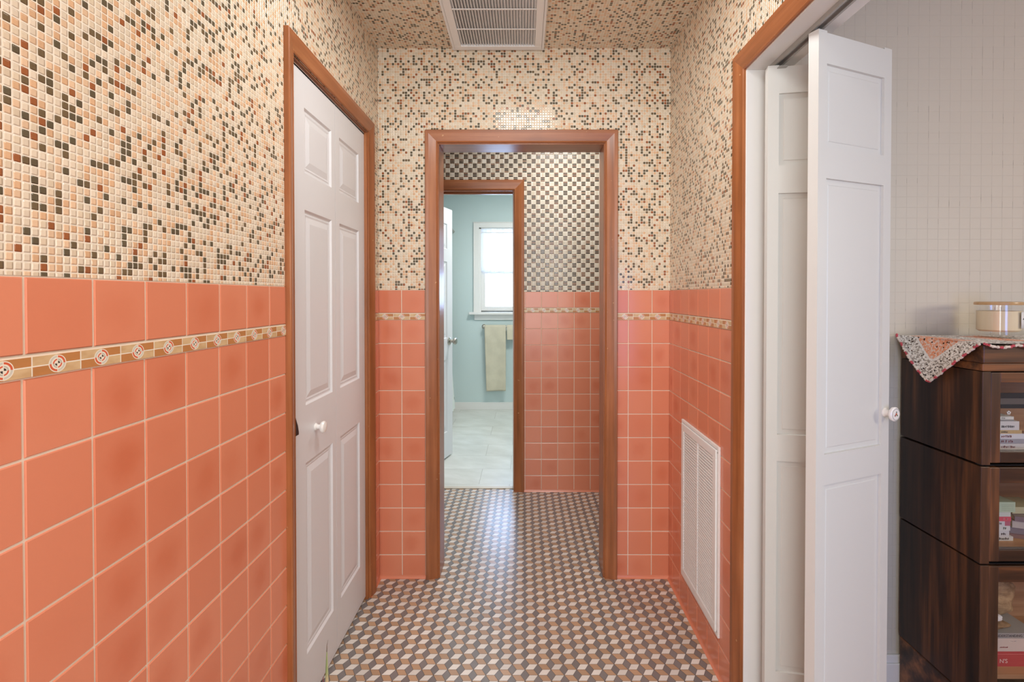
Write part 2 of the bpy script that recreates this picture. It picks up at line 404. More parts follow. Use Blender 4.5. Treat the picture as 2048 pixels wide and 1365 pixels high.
def tile(mb, mp, s0, s1, z0, z1, flip):
    if s1-s0 < 0.006 or z1-z0 < 0.006: return
    g, b, t0, t1 = 0.0011, 0.0022, 0.0002, 0.0026
    r = random.random(); gl = max(0.0, random.random()*1.6-0.6)
    a = [(s0+g, z0+g), (s1-g, z0+g), (s1-g, z1-g), (s0+g, z1-g)]
    c = [(s0+g+b, z0+g+b), (s1-g-b, z0+g+b), (s1-g-b, z1-g-b), (s0+g+b, z1-g-b)]
    uvc = [(0.03, 0.03), (0.97, 0.03), (0.97, 0.97), (0.03, 0.97)]; uva = [(0, 0), (1, 0), (1, 1), (0, 1)]
    def put(pts, uvs):
        if flip: pts = pts[::-1]; uvs = uvs[::-1]
        mb.face(pts, ORG, uvs, r, gl)
    put([mp(p[0], p[1], t1) for p in c], uvc)
    for k in range(4):
        n = (k+1) % 4
        put([mp(*a[k], t0), mp(*a[n], t0), mp(*c[n], t1), mp(*c[k], t1)], [uva[k], uva[n], uvc[n], uvc[k]])
def clad(mb, mp, s0, s1, phase, flip, top=ZC, phase_top=None, top_mat=None, border_phase=0.0):
    """mosaic above, coral tiles and medallion border below"""
    top_mat = top_mat or MOS
    def q(a0, a1, z0, z1, t, m, tuv=None):
        pts = [mp(a0, z0, t), mp(a1, z0, t), mp(a1, z1, t), mp(a0, z1, t)]
        if flip:
            pts = pts[::-1]; tuv = tuv[::-1] if tuv else None
        mb.face(pts, m, tuv)
    q(s0, s1, ZT, top, 0.0016, top_mat)
    q(s0, s1, 0, ZT, 0.0008, GRT)
    # border strip, a little proud
    q(s0, s1, ZL0+0.001, ZL1-0.0015, 0.0045, BRD, [(s0-border_phase, 0), (s1-border_phase, 0), (s1-border_phase, 0.029), (s0-border_phase, 0.029)])
    q(s0, s1, ZL1-0.0015, ZL1+0.0012, 0.0035, GRT)
    for z0, z1, t0, t1 in ((ZL0-0.0003, ZL0+0.001, 0.001, 0.0045), (ZL1-0.0015, ZL1-0.0014, 0.0045, 0.0035)):
        pts = [mp(s0, z0, t0), mp(s1, z0, t0), mp(s1, z1, t1), mp(s0, z1, t1)]
        mb.face(pts[::-1] if flip else pts, GRT)
    for (z0, z1, ph) in [(ZL1+0.001, ZT-0.0005, phase if phase_top is None else phase_top)]+[(ZL0-TP*(k+1), ZL0-TP*k, phase) for k in range(11)]:
        z0 = max(z0, 0.0)
        s = ph-math.ceil((ph-s0)/TP)*TP
        while s < s1:
            tile(mb, mp, max(s, s0), min(s+TP, s1), z0, z1, flip); s += TP
    # cove foot at the floor
    if s1-s0 > 0.02:
        n = 5; rows = []
        for k in range(n+1):
            a = PI/2*k/n; rows.append([mp(s, 0.0150-0.0145*math.sin(a), 0.0027+0.009*(1-math.cos(a))) for s in (s0, s1)])
        for k in range(n):
            pts = [rows[k+1][0], rows[k+1][1], rows[k][1], rows[k][0]]
            mb.face(pts[::-1] if flip else pts, ORG, [(0, 0), (1, 0), (1, 1), (0, 1)], 0.4, 0.0)
def body(mb, x0, x1, y0, y1, z0, z1, m=None): mb.box(x0, x1, y0, y1, z0, z1, m or PLAST)

# ------------------------------------------------------------------ hall walls
LD0, LD1, LDZ = 1.457, 2.165, 1.995          # left closet opening
mL = lambda s, z, t: (XL+t, s, z)
mb = MB()
body(mb, XL-0.11, XL, -1.2, LD0, 0, ZC); body(mb, XL-0.11, XL, LD1, YE, 0, ZC); body(mb, XL-0.11, XL, LD0, LD1, LDZ, ZC)
clad(mb, mL, -1.2, LD0, 0.670, False, phase_top=0.6735, border_phase=0.7555)
clad(mb, mL, LD1, YE, YE-0.02, False, border_phase=0.03)
mb.face([mL(LD0, LDZ, 0.0016), mL(LD1, LDZ, 0.0016), mL(LD1, ZC, 0.0016), mL(LD0, ZC, 0.0016)], MOS)
tag(mb.build('wall_left'), 'left hall wall of speckled mosaic over coral square tiles', 'wall', kind='structure')

RO0, RO1, ROZ = 0.30, 1.530, 1.978            # right opening to the side room
mR = lambda s, z, t: (XR-t, s, z)
mb = MB(); XR2 = 0.795
body(mb, XR, XR2, RO1+0.02, YE, 0, ZC); body(mb, XR, XR2, -1.2, RO0-0.02, 0, ZC); body(mb, XR, XR2, RO0-0.02, RO1+0.02, ROZ+0.02, ZC)
clad(mb, mR, RO1+0.02, YE, 2.26, True, phase_top=2.262, border_phase=0.045)
clad(mb, mR, -1.2, RO0-0.02, 2.26, True)
mb.face([mR(RO0-0.02, ROZ+0.02, 0.0016), mR(RO1+0.02, ROZ+0.02, 0.0016), mR(RO1+0.02, ZC, 0.0016), mR(RO0-0.02, ZC, 0.0016)][::-1], MOS)
tag(mb.build('wall_right'), 'right hall wall of speckled mosaic over coral tiles, beside the white floor-level grille', 'wall', kind='structure')

ED0, ED1, EDZ = -0.387, 0.364, 1.991         # end doorway clear opening
mE = lambda s, z, t: (s, YE-t, z)
mb = MB(); YE2 = YE+0.13; J = 0.02
body(mb, -1.6, ED0-J, YE, YE2, 0, ZC); body(mb, ED1+J, 1.9, YE, YE2, 0, ZC); body(mb, ED0-J, ED1+J, YE, YE2, EDZ+J, ZC)
clad(mb, mE, XL, ED0-J, -0.560, False, border_phase=-0.6715); clad(mb, mE, ED1+J, XR, 0.586, False, border_phase=0.499)
mb.face([mE(ED0-J, EDZ+J, 0.0016), mE(ED1+J, EDZ+J, 0.0016), mE(ED1+J, ZC, 0.0016), mE(ED0-J, ZC, 0.0016)], MOS)
tag(mb.build('wall_end'), 'end wall of the hall in speckled mosaic and coral tiles around the open doorway', 'wall', kind='structure')

# vestibule far wall with the bathroom doorway
BD0, BD1, BDZ = -0.80, -0.069, 1.992
mV = lambda s, z, t: (s, YV-t, z)
mb = MB(); YV2 = YV+0.12
body(mb, -1.6, BD0-J, YV, YV2, 0, ZC); body(mb, BD1+J, 1.9, YV, YV2, 0, ZC); body(mb, BD0-J, BD1+J, YV, YV2, BDZ+J, ZC)
clad(mb, mV, -1.6, BD0-J, 0.0, False, top_mat=BSK); clad(mb, mV, BD1+J, 1.9, 0.115, False, top_mat=BSK, border_phase=0.02)
mb.face([mV(BD0-J, BDZ+J, 0.0016), mV(BD1+J, BDZ+J, 0.0016), mV(BD1+J, ZC, 0.0016), mV(BD0-J, ZC, 0.0016)], BSK)
tag(mb.build('wall_vestibule_far'), 'far wall seen through the doorway, brown basketweave mosaic over coral tiles', 'wall', kind='structure')
mb = MB(); body(mb, -1.7, -1.6, YE, YV2, 0, ZC, PLAST); tag(mb.build('wall_vestibule_left'), 'plain side wall of the vestibule beyond the doorway, left', 'wall', kind='structure')
mb = MB(); body(mb, 1.9, 2.0, YE, YV2, 0, ZC, PLAST); tag(mb.build('wall_vestibule_right'), 'plain side wall of the vestibule beyond the doorway, right', 'wall', kind='structure')

# closet behind the left doors
mb = MB(); body(mb, -1.32, -1.30, LD0-0.2, YE, 0, ZC, DARK); body(mb, -1.30, XL-0.11, LD0-0.22, LD0-0.2, 0, ZC, DARK)
tag(mb.build('wall_closet'), 'dark closet walls behind the white folding doors', 'wall', kind='structure')

# ceiling
mb = MB(); mb.box(XL-0.11, XR2, -1.2, YE, ZC+0.001, ZC+0.06, PLAST)
mb.face([(XL, -1.2, ZC), (XL, YE, ZC), (XR, YE, ZC), (XR, -1.2, ZC)], MOS)
tag(mb.build('ceiling'), 'hall ceiling covered in speckled peach mosaic around the return grille', 'ceiling', kind='structure')
mb = MB(); mb.box(-1.7, 2.0, YE+0.001, YV2-0.001, ZC+0.001, ZC+0.06, CEILP); tag(mb.build('ceiling_vestibule'), 'white ceiling of the vestibule beyond the doorway', 'ceiling', kind='structure')

# ------------------------------------------------------------------ tumbling block floor
mb = MB(); FX0, FX1, FY0, FY1 = -1.3, 1.9, -1.2, 3.40
mb.box(XL-0.64, XR2, -1.2, YE, -0.05, -0.0006, FGR); mb.box(-1.6, 1.9, YE, FY1, -0.05, -0.0006, FGR)
s = 0.0299; gx, gy = -0.557+0.25*s, 2.303-0.433*s
V6 = [(s*math.cos(PI/3*k), s*math.sin(PI/3*k)) for k in range(6)]
RH = (((0, 0), V6[1], V6[2], V6[3], FW), ((0, 0), V6[3], V6[4], V6[5], FT), ((0, 0), V6[5], V6[0], V6[1], FG))
def rhomb(cx, cy, r, x0, x1, y0, y1):
    pts = [(cx+p[0], cy+p[1]) for p in r[:4]]
    mx = sum(p[0] for p in pts)/4; my = sum(p[1] for p in pts)/4
    if not (x0 < mx < x1 and y0 < my < y1): return
    k = 0.955
    mb.face([(mx+(p[0]-mx)*k, my+(p[1]-my)*k, 0.0) for p in pts], r[4], rnd=random.random())
for i in range(-40, 60):
    for j in range(-80, 50):
        cx = gx+i*1.5*s; cy = gy+(j+(0.5 if i % 2 else 0))*math.sqrt(3)*s
        for r in RH:
            if cy < YE+0.02: rhomb(cx, cy, r, XL-0.05, XR+0.14, 0.2, YE+0.02)
            else: rhomb(cx, cy, r, -1.0, 1.3, YE-0.5, FY1)
tag(mb.build('floor'), 'hall floor of white, tan and taupe rhombus tiles forming tumbling cubes', 'floor', kind='structure')

# ------------------------------------------------------------------ casings
PROF = [(0.0, 0.0), (0.0, 0.0085), (0.006, 0.0105), (0.008, 0.009), (0.72, 0.0165), (0.95, 0.018), (1.0, 0.0155), (1.0, 0.0)]
def casing(name, label, mp, s0, s1, z1, W, mats):
    """mp(s,z,t); mats = (vertical, horizontal)"""
    mb = MB(); pr = [((p[0] if p[0] < 0.005 else (p[0] if p[0] < 0.01 else p[0]*W)), p[1]) for p in PROF]
    pr = [(0, 0), (0, 0.0062), (0.004, 0.0085), (0.007, 0.0074), (W*0.72, 0.0165), (W*0.95, 0.018), (W, 0.0155), (W, 0)]
    def ring(kind): return {'lb': [mp(s0-w_, 0, t) for w_, t in pr], 'lt': [mp(s0-w_, z1+w_, t) for w_, t in pr],
                            'rt': [mp(s1+w_, z1+w_, t) for w_, t in pr], 'rb': [mp(s1+w_, 0, t) for w_, t in pr]}[kind]
    for a, b, m in (('lb', 'lt', mats[0]), ('lt', 'rt', mats[1]), ('rt', 'rb', mats[0])):
        mb.grid([ring(a), ring(b)], m, True, False)
    return tag(mb.build(name, recalc=True), label, 'door casing', kind='structure')
T0 = 0.004
casing('trim_1', 'orange-brown wooden casing around the closet doors in the left wall', lambda a, z, t: (XL+T0*0+t, a, z), LD0+0.002, LD1-0.002, LDZ+0.002, 0.0505, (WZ, WY))
casing('trim_2', 'brown wooden casing around the open doorway in the end wall', lambda a, z, t: (a, YE-t, z), ED0-0.006, ED1+0.006, EDZ+0.006, 0.056, (WZ, WX))
casing('trim_3', 'brown wooden casing around the bathroom doorway, seen through the end doorway', lambda a, z, t: (a, YV-t, z), BD0-0.006, BD1+0.006, BDZ+0.006, 0.064, (WZ, WX))
casing('trim_4', 'orange-brown wooden casing around the opening to the grey side room', lambda a, z, t: (XR-t, a, z), RO0-0.004, RO1+0.004, ROZ+0.004, 0.058, (WZ, WY))
# jamb linings
def jamb(name, label, x0, x1, y0, y1, z1, mats, stops=True):
    mb = MB()
    mb.box(x0-J, x0, y0, y1, 0, z1+J, mats[0]); mb.box(x1, x1+J, y0, y1, 0, z1+J, mats[0]); mb.box(x0, x1, y0, y1, z1, z1+J, mats[1])
    return tag(mb.build(name, bevel=0.001), label, 'door jamb', kind='structure')
jamb('trim_5', 'brown wooden jamb lining inside the end doorway', ED0, ED1, YE, YE2, EDZ, (WZ, WX))
mbj = MB(); ys = YV+0.05
mbj.box(BD0-J, BD0, YV, YV2, 0, BDZ+J, WZ); mbj.box(BD1, BD1+J, YV, YV2, 0, BDZ+J, WZ); mbj.box(BD0, BD1, YV, YV2, BDZ, BDZ+J, WX)
mbj.box(BD1-0.006, BD1, ys, YV2, 0, BDZ, WHITE); mbj.box(BD0, BD1-0.006, ys, ys+0.02, BDZ-0.012, BDZ, WX); 
tag(mbj.build('trim_6', bevel=0.001), 'brown wooden jamb lining of the bathroom doorway', 'door jamb', kind='structure')
mb = MB()
mb.box(XR, XR2, RO1, RO1+J, 0, ROZ+J, WHITE); mb.box(XR, XR2, RO0-J, RO0, 0, ROZ+J, WHITE); mb.box(XR, XR2, RO0, RO1, ROZ, ROZ+J, WHITE)
tag(mb.build('trim_7', bevel=0.001), 'white painted jamb lining behind the folded white bifold door', 'door jamb', kind='structure')
mb = MB(); mb.box(XL-0.11, XL, LD0-0.001, LD0+0.006, 0, LDZ, WZ); mb.box(XL-0.11, XL, LD1-0.012, LD1+0.001, 0, LDZ, WZ); mb.box(XL-0.11, XL, LD0+0.006, LD1-0.012, LDZ-0.004, LDZ+0.001, WY)
tag(mb.build('trim_8'), 'narrow wooden jamb lining around the closet doors', 'door jamb', kind='structure')
# threshold at the bathroom
mb = MB(); mb.box(BD0, BD1-0.006, 3.395, 3.43, -0.001, 0.006, plain('marble_sill', srgb(206, 198, 182), 0.4))
tag(mb.build('trim_9', bevel=0.002), 'pale threshold strip between the cube-pattern floor and the bathroom floor', 'threshold', kind='structure')

# ------------------------------------------------------------------ panel door leaf
def leaf_mesh(mb, W, H, T, px, rows, m, prof, origin, ux, uy, z0=0.0):
    """origin: front left corner; ux along the leaf, uy into the leaf; px: panel x ranges; rows: z ranges; prof: (inset, depth)"""
    ux = Vector(ux); uy = Vector(uy); o = Vector(origin)
    P = lambda x, y, z: o+ux*x+uy*y+Vector((0, 0, z0+z))
    xs = sorted({0, W, *[a for p in px for a in p]}); zs = sorted({0, H, *[a for p in rows for a in p]})
    for i in range(len(xs)-1):
        for j in range(len(zs)-1):
            a0, a1, c0, c1 = xs[i], xs[i+1], zs[j], zs[j+1]
            ispan = any(abs(p[0]-a0) < 1e-6 and abs(p[1]-a1) < 1e-6 for p in px) and any(abs(p[0]-c0) < 1e-6 and abs(p[1]-c1) < 1e-6 for p in rows)
            if not ispan: mb.face([P(a0, 0, c0), P(a1, 0, c0), P(a1, 0, c1), P(a0, 0, c1)], m); continue
            prev = None
            for ins, d in prof:
                r = [P(a0+ins, d, c0+ins), P(a1-ins, d, c0+ins), P(a1-ins, d, c1-ins), P(a0+ins, d, c1-ins)]
                if prev:
                    for k in range(4): mb.face([prev[k], prev[(k+1) % 4], r[(k+1) % 4], r[k]], m)
                prev = r
            mb.face(prev, m)
    mb.face([P(0, T, 0), P(0, T, H), P(W, T, H), P(W, T, 0)], m)
    mb.face([P(0, 0, 0), P(0, 0, H), P(0, T, H), P(0, T, 0)], m); mb.face([P(W, 0, 0), P(W, T, 0), P(W, T, H), P(W, 0, H)], m)
    mb.face([P(0, 0, H), P(W, 0, H), P(W, T, H), P(0, T, H)], m); mb.face([P(0, 0, 0), P(0, T, 0), P(W, T, 0), P(W, 0, 0)], m)

# left closet bifold, closed
d1 = empty('door_1', (XL-0.011, (LD0+LD1)/2, 0)); tag(d1, 'closed white moulded panel folding door of the closet in the left wall', 'door', kind='structure')
D1X = XL-0.011; y0 = LD0+0.008; y1 = LD1-0.014; ym = 1.823
PR6 = [(0, 0), (0.006, 0.006), (0.011, 0.0065), (0.014, 0.005), (0.020, 0.0065), (0.040, 0.0015)]
rows6 = [(0.165, 0.765), (0.945, 1.551), (1.665, 1.865)]
for k, (a, b) in enumerate(((y0, ym-0.0012), (ym+0.0012, y1))):
    mb = MB(); W = b-a; px = [(0.103, 0.323)] if k == 0 else [(0.039, 0.256)]
    leaf_mesh(mb, W, 1.972, 0.034, px, rows6, DOORP, PR6, (0, a-(LD0+LD1)/2, 0.015), (0, 1, 0), (-1, 0, 0))
    lf = mb.build('leaf', d1)
    if k == 0:
        kb = MB(); prof = [(0.012, 0), (0.012, 0.003), (0.0075, 0.007), (0.0075, 0.016), (0.017, 0.020), (0.0195, 0.026), (0.017, 0.031), (0.008, 0.0335), (0.0, 0.034)]
        kb.lathe(prof, KNOBW, (0.0, 1.642-(LD0+LD1)/2, 0.874), (1, 0, 0)); kb.build('knob', lf)
mb = MB(); mb.box(0.0, -0.045, y0-(LD0+LD1)/2, y1-(LD0+LD1)/2, 1.978+0.012-0.0085, 1.9905, WHITE); mb.box(-0.002, -0.03, y0-(LD0+LD1)/2, y1-(LD0+LD1)/2, 1.9795, 1.9815, BLACK)
mb.build('track', d1)

# right bifold, folded open
d2 = empty('door_2', (0.72, 1.46, 0)); tag(d2, 'white panelled bifold door folded open into the grey side room', 'door', kind='structure')
off = Vector((0.72, 1.46, 0))
PRR = [(0, 0), (0.0008, 0.007), (0.014, 0.007), (0.016, 0.0055), (0.030, 0.0055)]
rowsR = [(0.185, 0.798), (0.875, 1.569), (1.649, 1.854)]
def rleaf(p0, p1):
    p0 = Vector(p0); p1 = Vector(p1); u = (p1-p0).normalized(); n = Vector((-u.y, u.x, 0)); W = (p1-p0).length
    mb = MB(); leaf_mesh(mb, W, 1.93, 0.028, [(0.030, W-0.030)], rowsR, BIFP, PRR, p0-off, u, n, 0.025)
    # stiles run slightly proud of the rails at the top
    q0 = p0-off
    for a_, b_ in ((0.0, 0.030), (W-0.030, W)):
        pts = [q0+u*a_, q0+u*b_, q0+u*b_+n*0.028, q0+u*a_+n*0.028]
        mb.hexa([(p.x, p.y, 1.9551) for p in pts]+[(p.x, p.y, 1.9595) for p in pts], BIFP)
    return mb.build('leaf', d2, bevel=0.0), u, n, W
lfB, *_ = rleaf((0.700, 1.462, 0), (0.968, 1.412, 0))
lfA, uA, nA, WA = rleaf((0.727, 1.258, 0), (0.985, 1.365, 0))
kb = MB(); kp = Vector((0.727, 1.258, 0.987))+uA*(WA-0.017)-off
porc = [(0.0125, 0), (0.0125, 0.002), (0.0085, 0.006), (0.0085, 0.014), (0.013, 0.017), (0.0185, 0.021), (0.0190, 0.026), (0.016, 0.0285), (0.0, 0.0290)]
kb.lathe(porc, KNOBW, kp, -nA); kn = kb.build('knob', lfA)
mb = MB(); RING = plain('grey_painted_ring', srgb(96, 92, 90), 0.3); rr = []
fc = kp-nA*0.0287; uu = uA; zz = Vector((0, 0, 1))
for k in range(24):
    a = 2*PI*k/24; rr.append(a)
mb.grid([[fc+(uu*math.cos(a)+zz*math.sin(a))*0.0142-nA*0.0003 for a in rr], [fc+(uu*math.cos(a)+zz*math.sin(a))*0.0150-nA*0.0001 for a in rr]], RING, True)
for (dx, dz, r, c) in ((0, 0.001, 0.0032, (186, 96, 70)), (0.004, -0.003, 0.0024, (96, 110, 70)), (-0.004, -0.003, 0.0024, (150, 70, 60)), (0.001, 0.006, 0.002, (90, 110, 80))):
    m_ = plain('flower_glaze', srgb(*c), 0.3); ctr = fc+uu*dx+zz*dz-nA*0.0008
    mb.face([ctr+(uu*math.cos(2*PI*q/8)+zz*math.sin(2*PI*q/8))*r for q in range(8)], m_)
tag(mb.build('flower_print', kn), 'small painted flower inside a thin grey ring')
# track and hangers
mb = MB(); tx0, tx1 = 0.722-off.x, 0.748-off.x; ya, yb = RO0+0.005-off.y, RO1-0.005-off.y
z = ROZ-0.0005
mb.box(tx0, tx0+0.0025, ya, yb, z-0.012, z, STEEL); mb.box(tx1-0.0025, tx1, ya, yb, z-0.012, z, STEEL); mb.box(tx0+0.0025, tx1-0.0025, ya, yb, z-0.003, z, STEEL)
mb.box(tx0+0.0025, tx0+0.006, ya, yb, z-0.012, z-0.0105, STEEL); mb.box(tx1-0.006, tx1-0.0025, ya, yb, z-0.012, z-0.0105, STEEL)
tag(mb.build('track', d2), 'grey steel channel track')
for (hx, hy) in ((0.735, 1.285), (0.730, 1.478)):
    mb = MB(); mb.lathe([(0.004, 0), (0.004, 0.03)], STEEL, (hx-off.x, hy-off.y, 1.945), (0, 0, 1), 12)
    for k in range(5): mb.lathe([(0.0052, 0), (0.0052, 0.0012)], STEEL, (hx-off.x, hy-off.y, 1.948+k*0.0026), (0, 0, 1), 12)
    mb.lathe([(0.0115, 0), (0.0125, 0.002), (0.0125, 0.007), (0.0115, 0.009)], NICK, (hx-off.x, hy-off.y, 1.956), (0, 0, 1), 20)
    mb.build('hanger', d2)
mb = MB(); mb.box(0.7235-off.x, 0.7465-off.x, 1.44-off.y, 1.50-off.y, 1.9495, 1.9515, STEEL); mb.build('pivot_bracket', d2)

# ------------------------------------------------------------------ ceiling return grille
GX0, GX1, GY0, GY1 = -0.322, 0.090, 1.60, 2.312
t = empty('ceiling_grille', ((GX0+GX1)/2, (GY0+GY1)/2, ZC)); tag(t, 'large white metal return air grille set in the mosaic ceiling', 'vent')
ox, oy = t.location.x, t.location.y; zb = -0.002
def fr(mb, x0, x1, y0, y1, w_, z0, z1, m):
    mb.box(x0, x1, y0, y0+w_, z0, z1, m); mb.box(x0, x1, y1-w_, y1, z0, z1, m); mb.box(x0, x0+w_, y0+w_, y1-w_, z0, z1, m); mb.box(x1-w_, x1, y0+w_, y1-w_, z0, z1, m)
X0, X1, Y0, Y1 = GX0-ox, GX1-ox, GY0-oy, GY1-oy
mb = MB(); fr(mb, X0, X1, Y0, Y1, 0.011, -0.013, zb, VENTM); fr(mb, X0+0.012, X1-0.012, Y0+0.012, Y1-0.012, 0.030, -0.016, -0.004, VENTM); mb.build('frame', t, bevel=0.0015)
mb = MB(); mb.box(X0+0.02, X1-0.02, Y0+0.02, Y1-0.02, -0.0028, zb, FILT); tag(mb.build('filter', t), 'dusty grey filter behind the fins')
mb = MB(); xa, xb, yaa, ybb = X0+0.042, X1-0.042, Y0+0.042, Y1-0.042; n = 28
for k in range(n):
    x = xa+(xb-xa)*(k+0.5)/n
    mb.hexa([(x-0.006, yaa, -0.0035), (x-0.0045, yaa, -0.0030), (x-0.0045, ybb, -0.0030), (x-0.006, ybb, -0.0035), (x+0.0030, yaa, -0.0135), (x+0.0045, yaa, -0.0130), (x+0.0045, ybb, -0.0130), (x+0.0030, ybb, -0.0135)], VENTM)
mb.build('fins', t)
for k in range(1, 5):
    yy = 2.126-0.147*(k-1)-oy
    if yy > yaa+0.01:
        mb = MB(); mb.box(xa, xb, yy-0.004, yy+0.004, -0.0158, -0.0136, VENTM); mb.build('cross_bar', t, bevel=0.0008)

# ------------------------------------------------------------------ wall grille (right wall)
VX, V0, V1, VZ0, VZ1 = XR-0.0026, 1.707, 2.11, 0.135, 0.787
t = empty('wall_grille', (VX, (V0+V1)/2, VZ0)); tag(t, 'white louvred air grille low on the coral tiled right wall', 'vent')
a0, a1, h = V0-t.location.y, V1-t.location.y, VZ1-VZ0
mb = MB()
mb.box(-0.008, 0, a0, a1, 0, 0.012, VENTM); mb.box(-0.008, 0, a0, a1, h-0.012, h, VENTM); mb.box(-0.008, 0, a0, a0+0.012, 0.012, h-0.012, VENTM); mb.box(-0.008, 0, a1-0.012, a1, 0.012, h-0.012, VENTM)
i0, i1 = a0+0.014, a1-0.014; wv = 0.028
mb.box(-0.013, -0.001, i0, i1, 0.014, 0.014+wv, VENTM); mb.box(-0.013, -0.001, i0, i1, h-0.014-wv, h-0.014, VENTM)
mb.box(-0.013, -0.001, i0, i0+wv, 0.014+wv, h-0.014-wv, VENTM); mb.box(-0.013, -0.001, i1-wv, i1, 0.014+wv, h-0.014-wv, VENTM)
mb.build('frame', t, bevel=0.0015)
mb = MB(); am = (a0+a1)/2; mb.box(-0.0125, -0.001, am-0.006, am+0.006, 0.042, h-0.042, VENTM); mb.build('centre_bar', t, bevel=0.001)
mb = MB(); mb.box(-0.0015, -0.0002, i0+0.02, i1-0.02, 0.03, h-0.03, FILT); mb.build('filter', t)
mb = MB(); n = 52; zz0, zz1 = 0.042, h-0.042; pz = (zz1-zz0)/n
for k in range(n):
    zc = zz0+pz*(k+0.5)
    for (b0, b1) in ((i0+wv, am-0.006), (am+0.006, i1-wv)):
        mb.hexa([(-0.0020, b0, zc+0.0030), (-0.0114, b0, zc-0.0050), (-0.0114, b1, zc-0.0050), (-0.0020, b1, zc+0.0030),
                 (-0.0020, b0, zc+0.0048), (-0.0114, b0, zc-0.0008), (-0.0114, b1, zc-0.0008), (-0.0020, b1, zc+0.0048)], VENTM)
mb.build('louvres', t)
for (yy, zz_) in ((a0+0.007, 0.02), (a1-0.007, 0.02), (a0+0.007, h-0.02), (a1-0.007, h-0.02)):
    mb = MB(); mb.lathe([(0.003, 0), (0.003, 0.0012), (0.0, 0.0018)], STEEL, (-0.008, yy, zz_), (-1, 0, 0), 12); mb.build('screw', t)

# ------------------------------------------------------------------ black strap at the closet doors
mb = MB(); p = [(-0.004, 0.0), (-0.004, 0.016)]
prof = [(0.963, 0.001, 0.004), (0.94, 0.0035, 0.006), (0.915, 0.007, 0.008), (0.895, 0.0082, 0.009), (0.888, 0.008, 0.009)]
rows = []
for z, pr_, wd in prof: rows.append([(D1X+0.0005, 1.468, z), (D1X+0.0005+pr_, 1.468, z), (D1X+0.0005+pr_, 1.468+wd*3.6, z), (D1X+0.0005, 1.468+wd*3.6, z)])
mb.grid(rows, BLACK, True, False); mb.face(rows[0][::-1], BLACK); mb.face(rows[-1], BLACK)
tag(mb.build('strap', recalc=True), 'small black tapered strap hanging against the white closet door edge', 'strap')

# ------------------------------------------------------------------ bathroom
mb = MB(); mb.box(-1.7, 1.9, FY1+0.001, YB, -0.05, 0.0, BFLOOR); tag(mb.build('floor_bathroom'), 'pale grey stone-look tile floor of the bathroom', 'floor', kind='structure')
WX0, WX1, WZ0, WZ1 = -0.510, 0.25, 1.115, 2.075
mb = MB(); body(mb, -1.7, WX0, YB, YB+0.14, 0, 2.6, BLUE); body(mb, WX1, 1.9, YB, YB+0.14, 0, 2.6, BLUE); body(mb, WX0, WX1, YB, YB+0.14, 0, WZ0, BLUE); body(mb, WX0, WX1, YB, YB+0.14, WZ1, 2.6, BLUE)
tag(mb.build('wall_bathroom_far'), 'pale blue bathroom wall with the window and towel bar', 'wall', kind='structure')
mb = MB(); body(mb, -1.8, -1.7, YV2, YB+0.14, 0, 2.6, BLUE); tag(mb.build('wall_bathroom_left'), 'pale blue left side wall of the bathroom', 'wall', kind='structure')
mb = MB(); body(mb, 1.2, 1.3, YV2, YB, 0, 2.6, BLUE); tag(mb.build('wall_bathroom_right'), 'pale blue right side wall of the bathroom', 'wall', kind='structure')
mb = MB(); body(mb, -1.7, BD0-0.02, YV2, YV2+0.005, 0, 2.6, BLUE); body(mb, BD1+0.02, 1.2, YV2, YV2+0.005, 0, 2.6, BLUE); body(mb, BD0-0.02, BD1+0.02, YV2, YV2+0.005, BDZ+0.02, 2.6, BLUE)
tag(mb.build('wall_bathroom_front'), 'blue bathroom side of the doorway wall', 'wall', kind='structure')
mb = MB(); mb.box(-1.8, 1.3, YV2, YB+0.14, 2.601, 2.66, CEILP); tag(mb.build('ceiling_bathroom'), 'white bathroom ceiling', 'ceiling', kind='structure')
mb = MB(); mb.box(-1.7, 1.2, YB-0.014, YB-0.0005, 0.0, 0.070, WHITE); mb.box(-1.7, 1.2, YB-0.010, YB-0.0005, 0.070, 0.084, WHITE)
tag(mb.build('baseboard_bathroom', bevel=0.002), 'white baseboard under the bathroom window wall', 'baseboard', kind='structure')
# window
wn = empty('window_1', ((WX0+WX1)/2, YB, WZ0)); tag(wn, 'white double-hung bathroom window bright with daylight', 'window', kind='structure')
ox, oy, oz = wn.location
mb = MB(); yf = -0.018; cw = 0.056
L, R_, B, T_ = WX0-ox, WX1-ox, 0.0, WZ1-oz
mb.box(L-cw, L, yf, -0.0005, B, T_+cw, WHITE); mb.box(R_, R_+cw, yf, -0.0005, B, T_+cw, WHITE); mb.box(L, R_, yf, -0.0005, T_, T_+cw, WHITE)
mb.box(L-cw-0.008, L-cw, yf-0.006, -0.0005, B, T_+cw+0.008, WHITE); mb.box(R_+cw, R_+cw+0.008, yf-0.006, -0.0005, B, T_+cw+0.008, WHITE); mb.box(L-cw, R_+cw, yf-0.006, -0.0005, T_+cw, T_+cw+0.008, WHITE)
mb.build('casing', wn, bevel=0.002)
mb = MB(); mb.box(L-cw-0.055, R_+cw+0.055, -0.065, 0.05, -0.028, 0.0, WHITE); mb.build('sill', wn, bevel=0.004)
mb = MB(); mb.box(L-cw, R_+cw, -0.016, -0.0005, -0.090, -0.028, WHITE); mb.build('apron', wn, bevel=0.003)
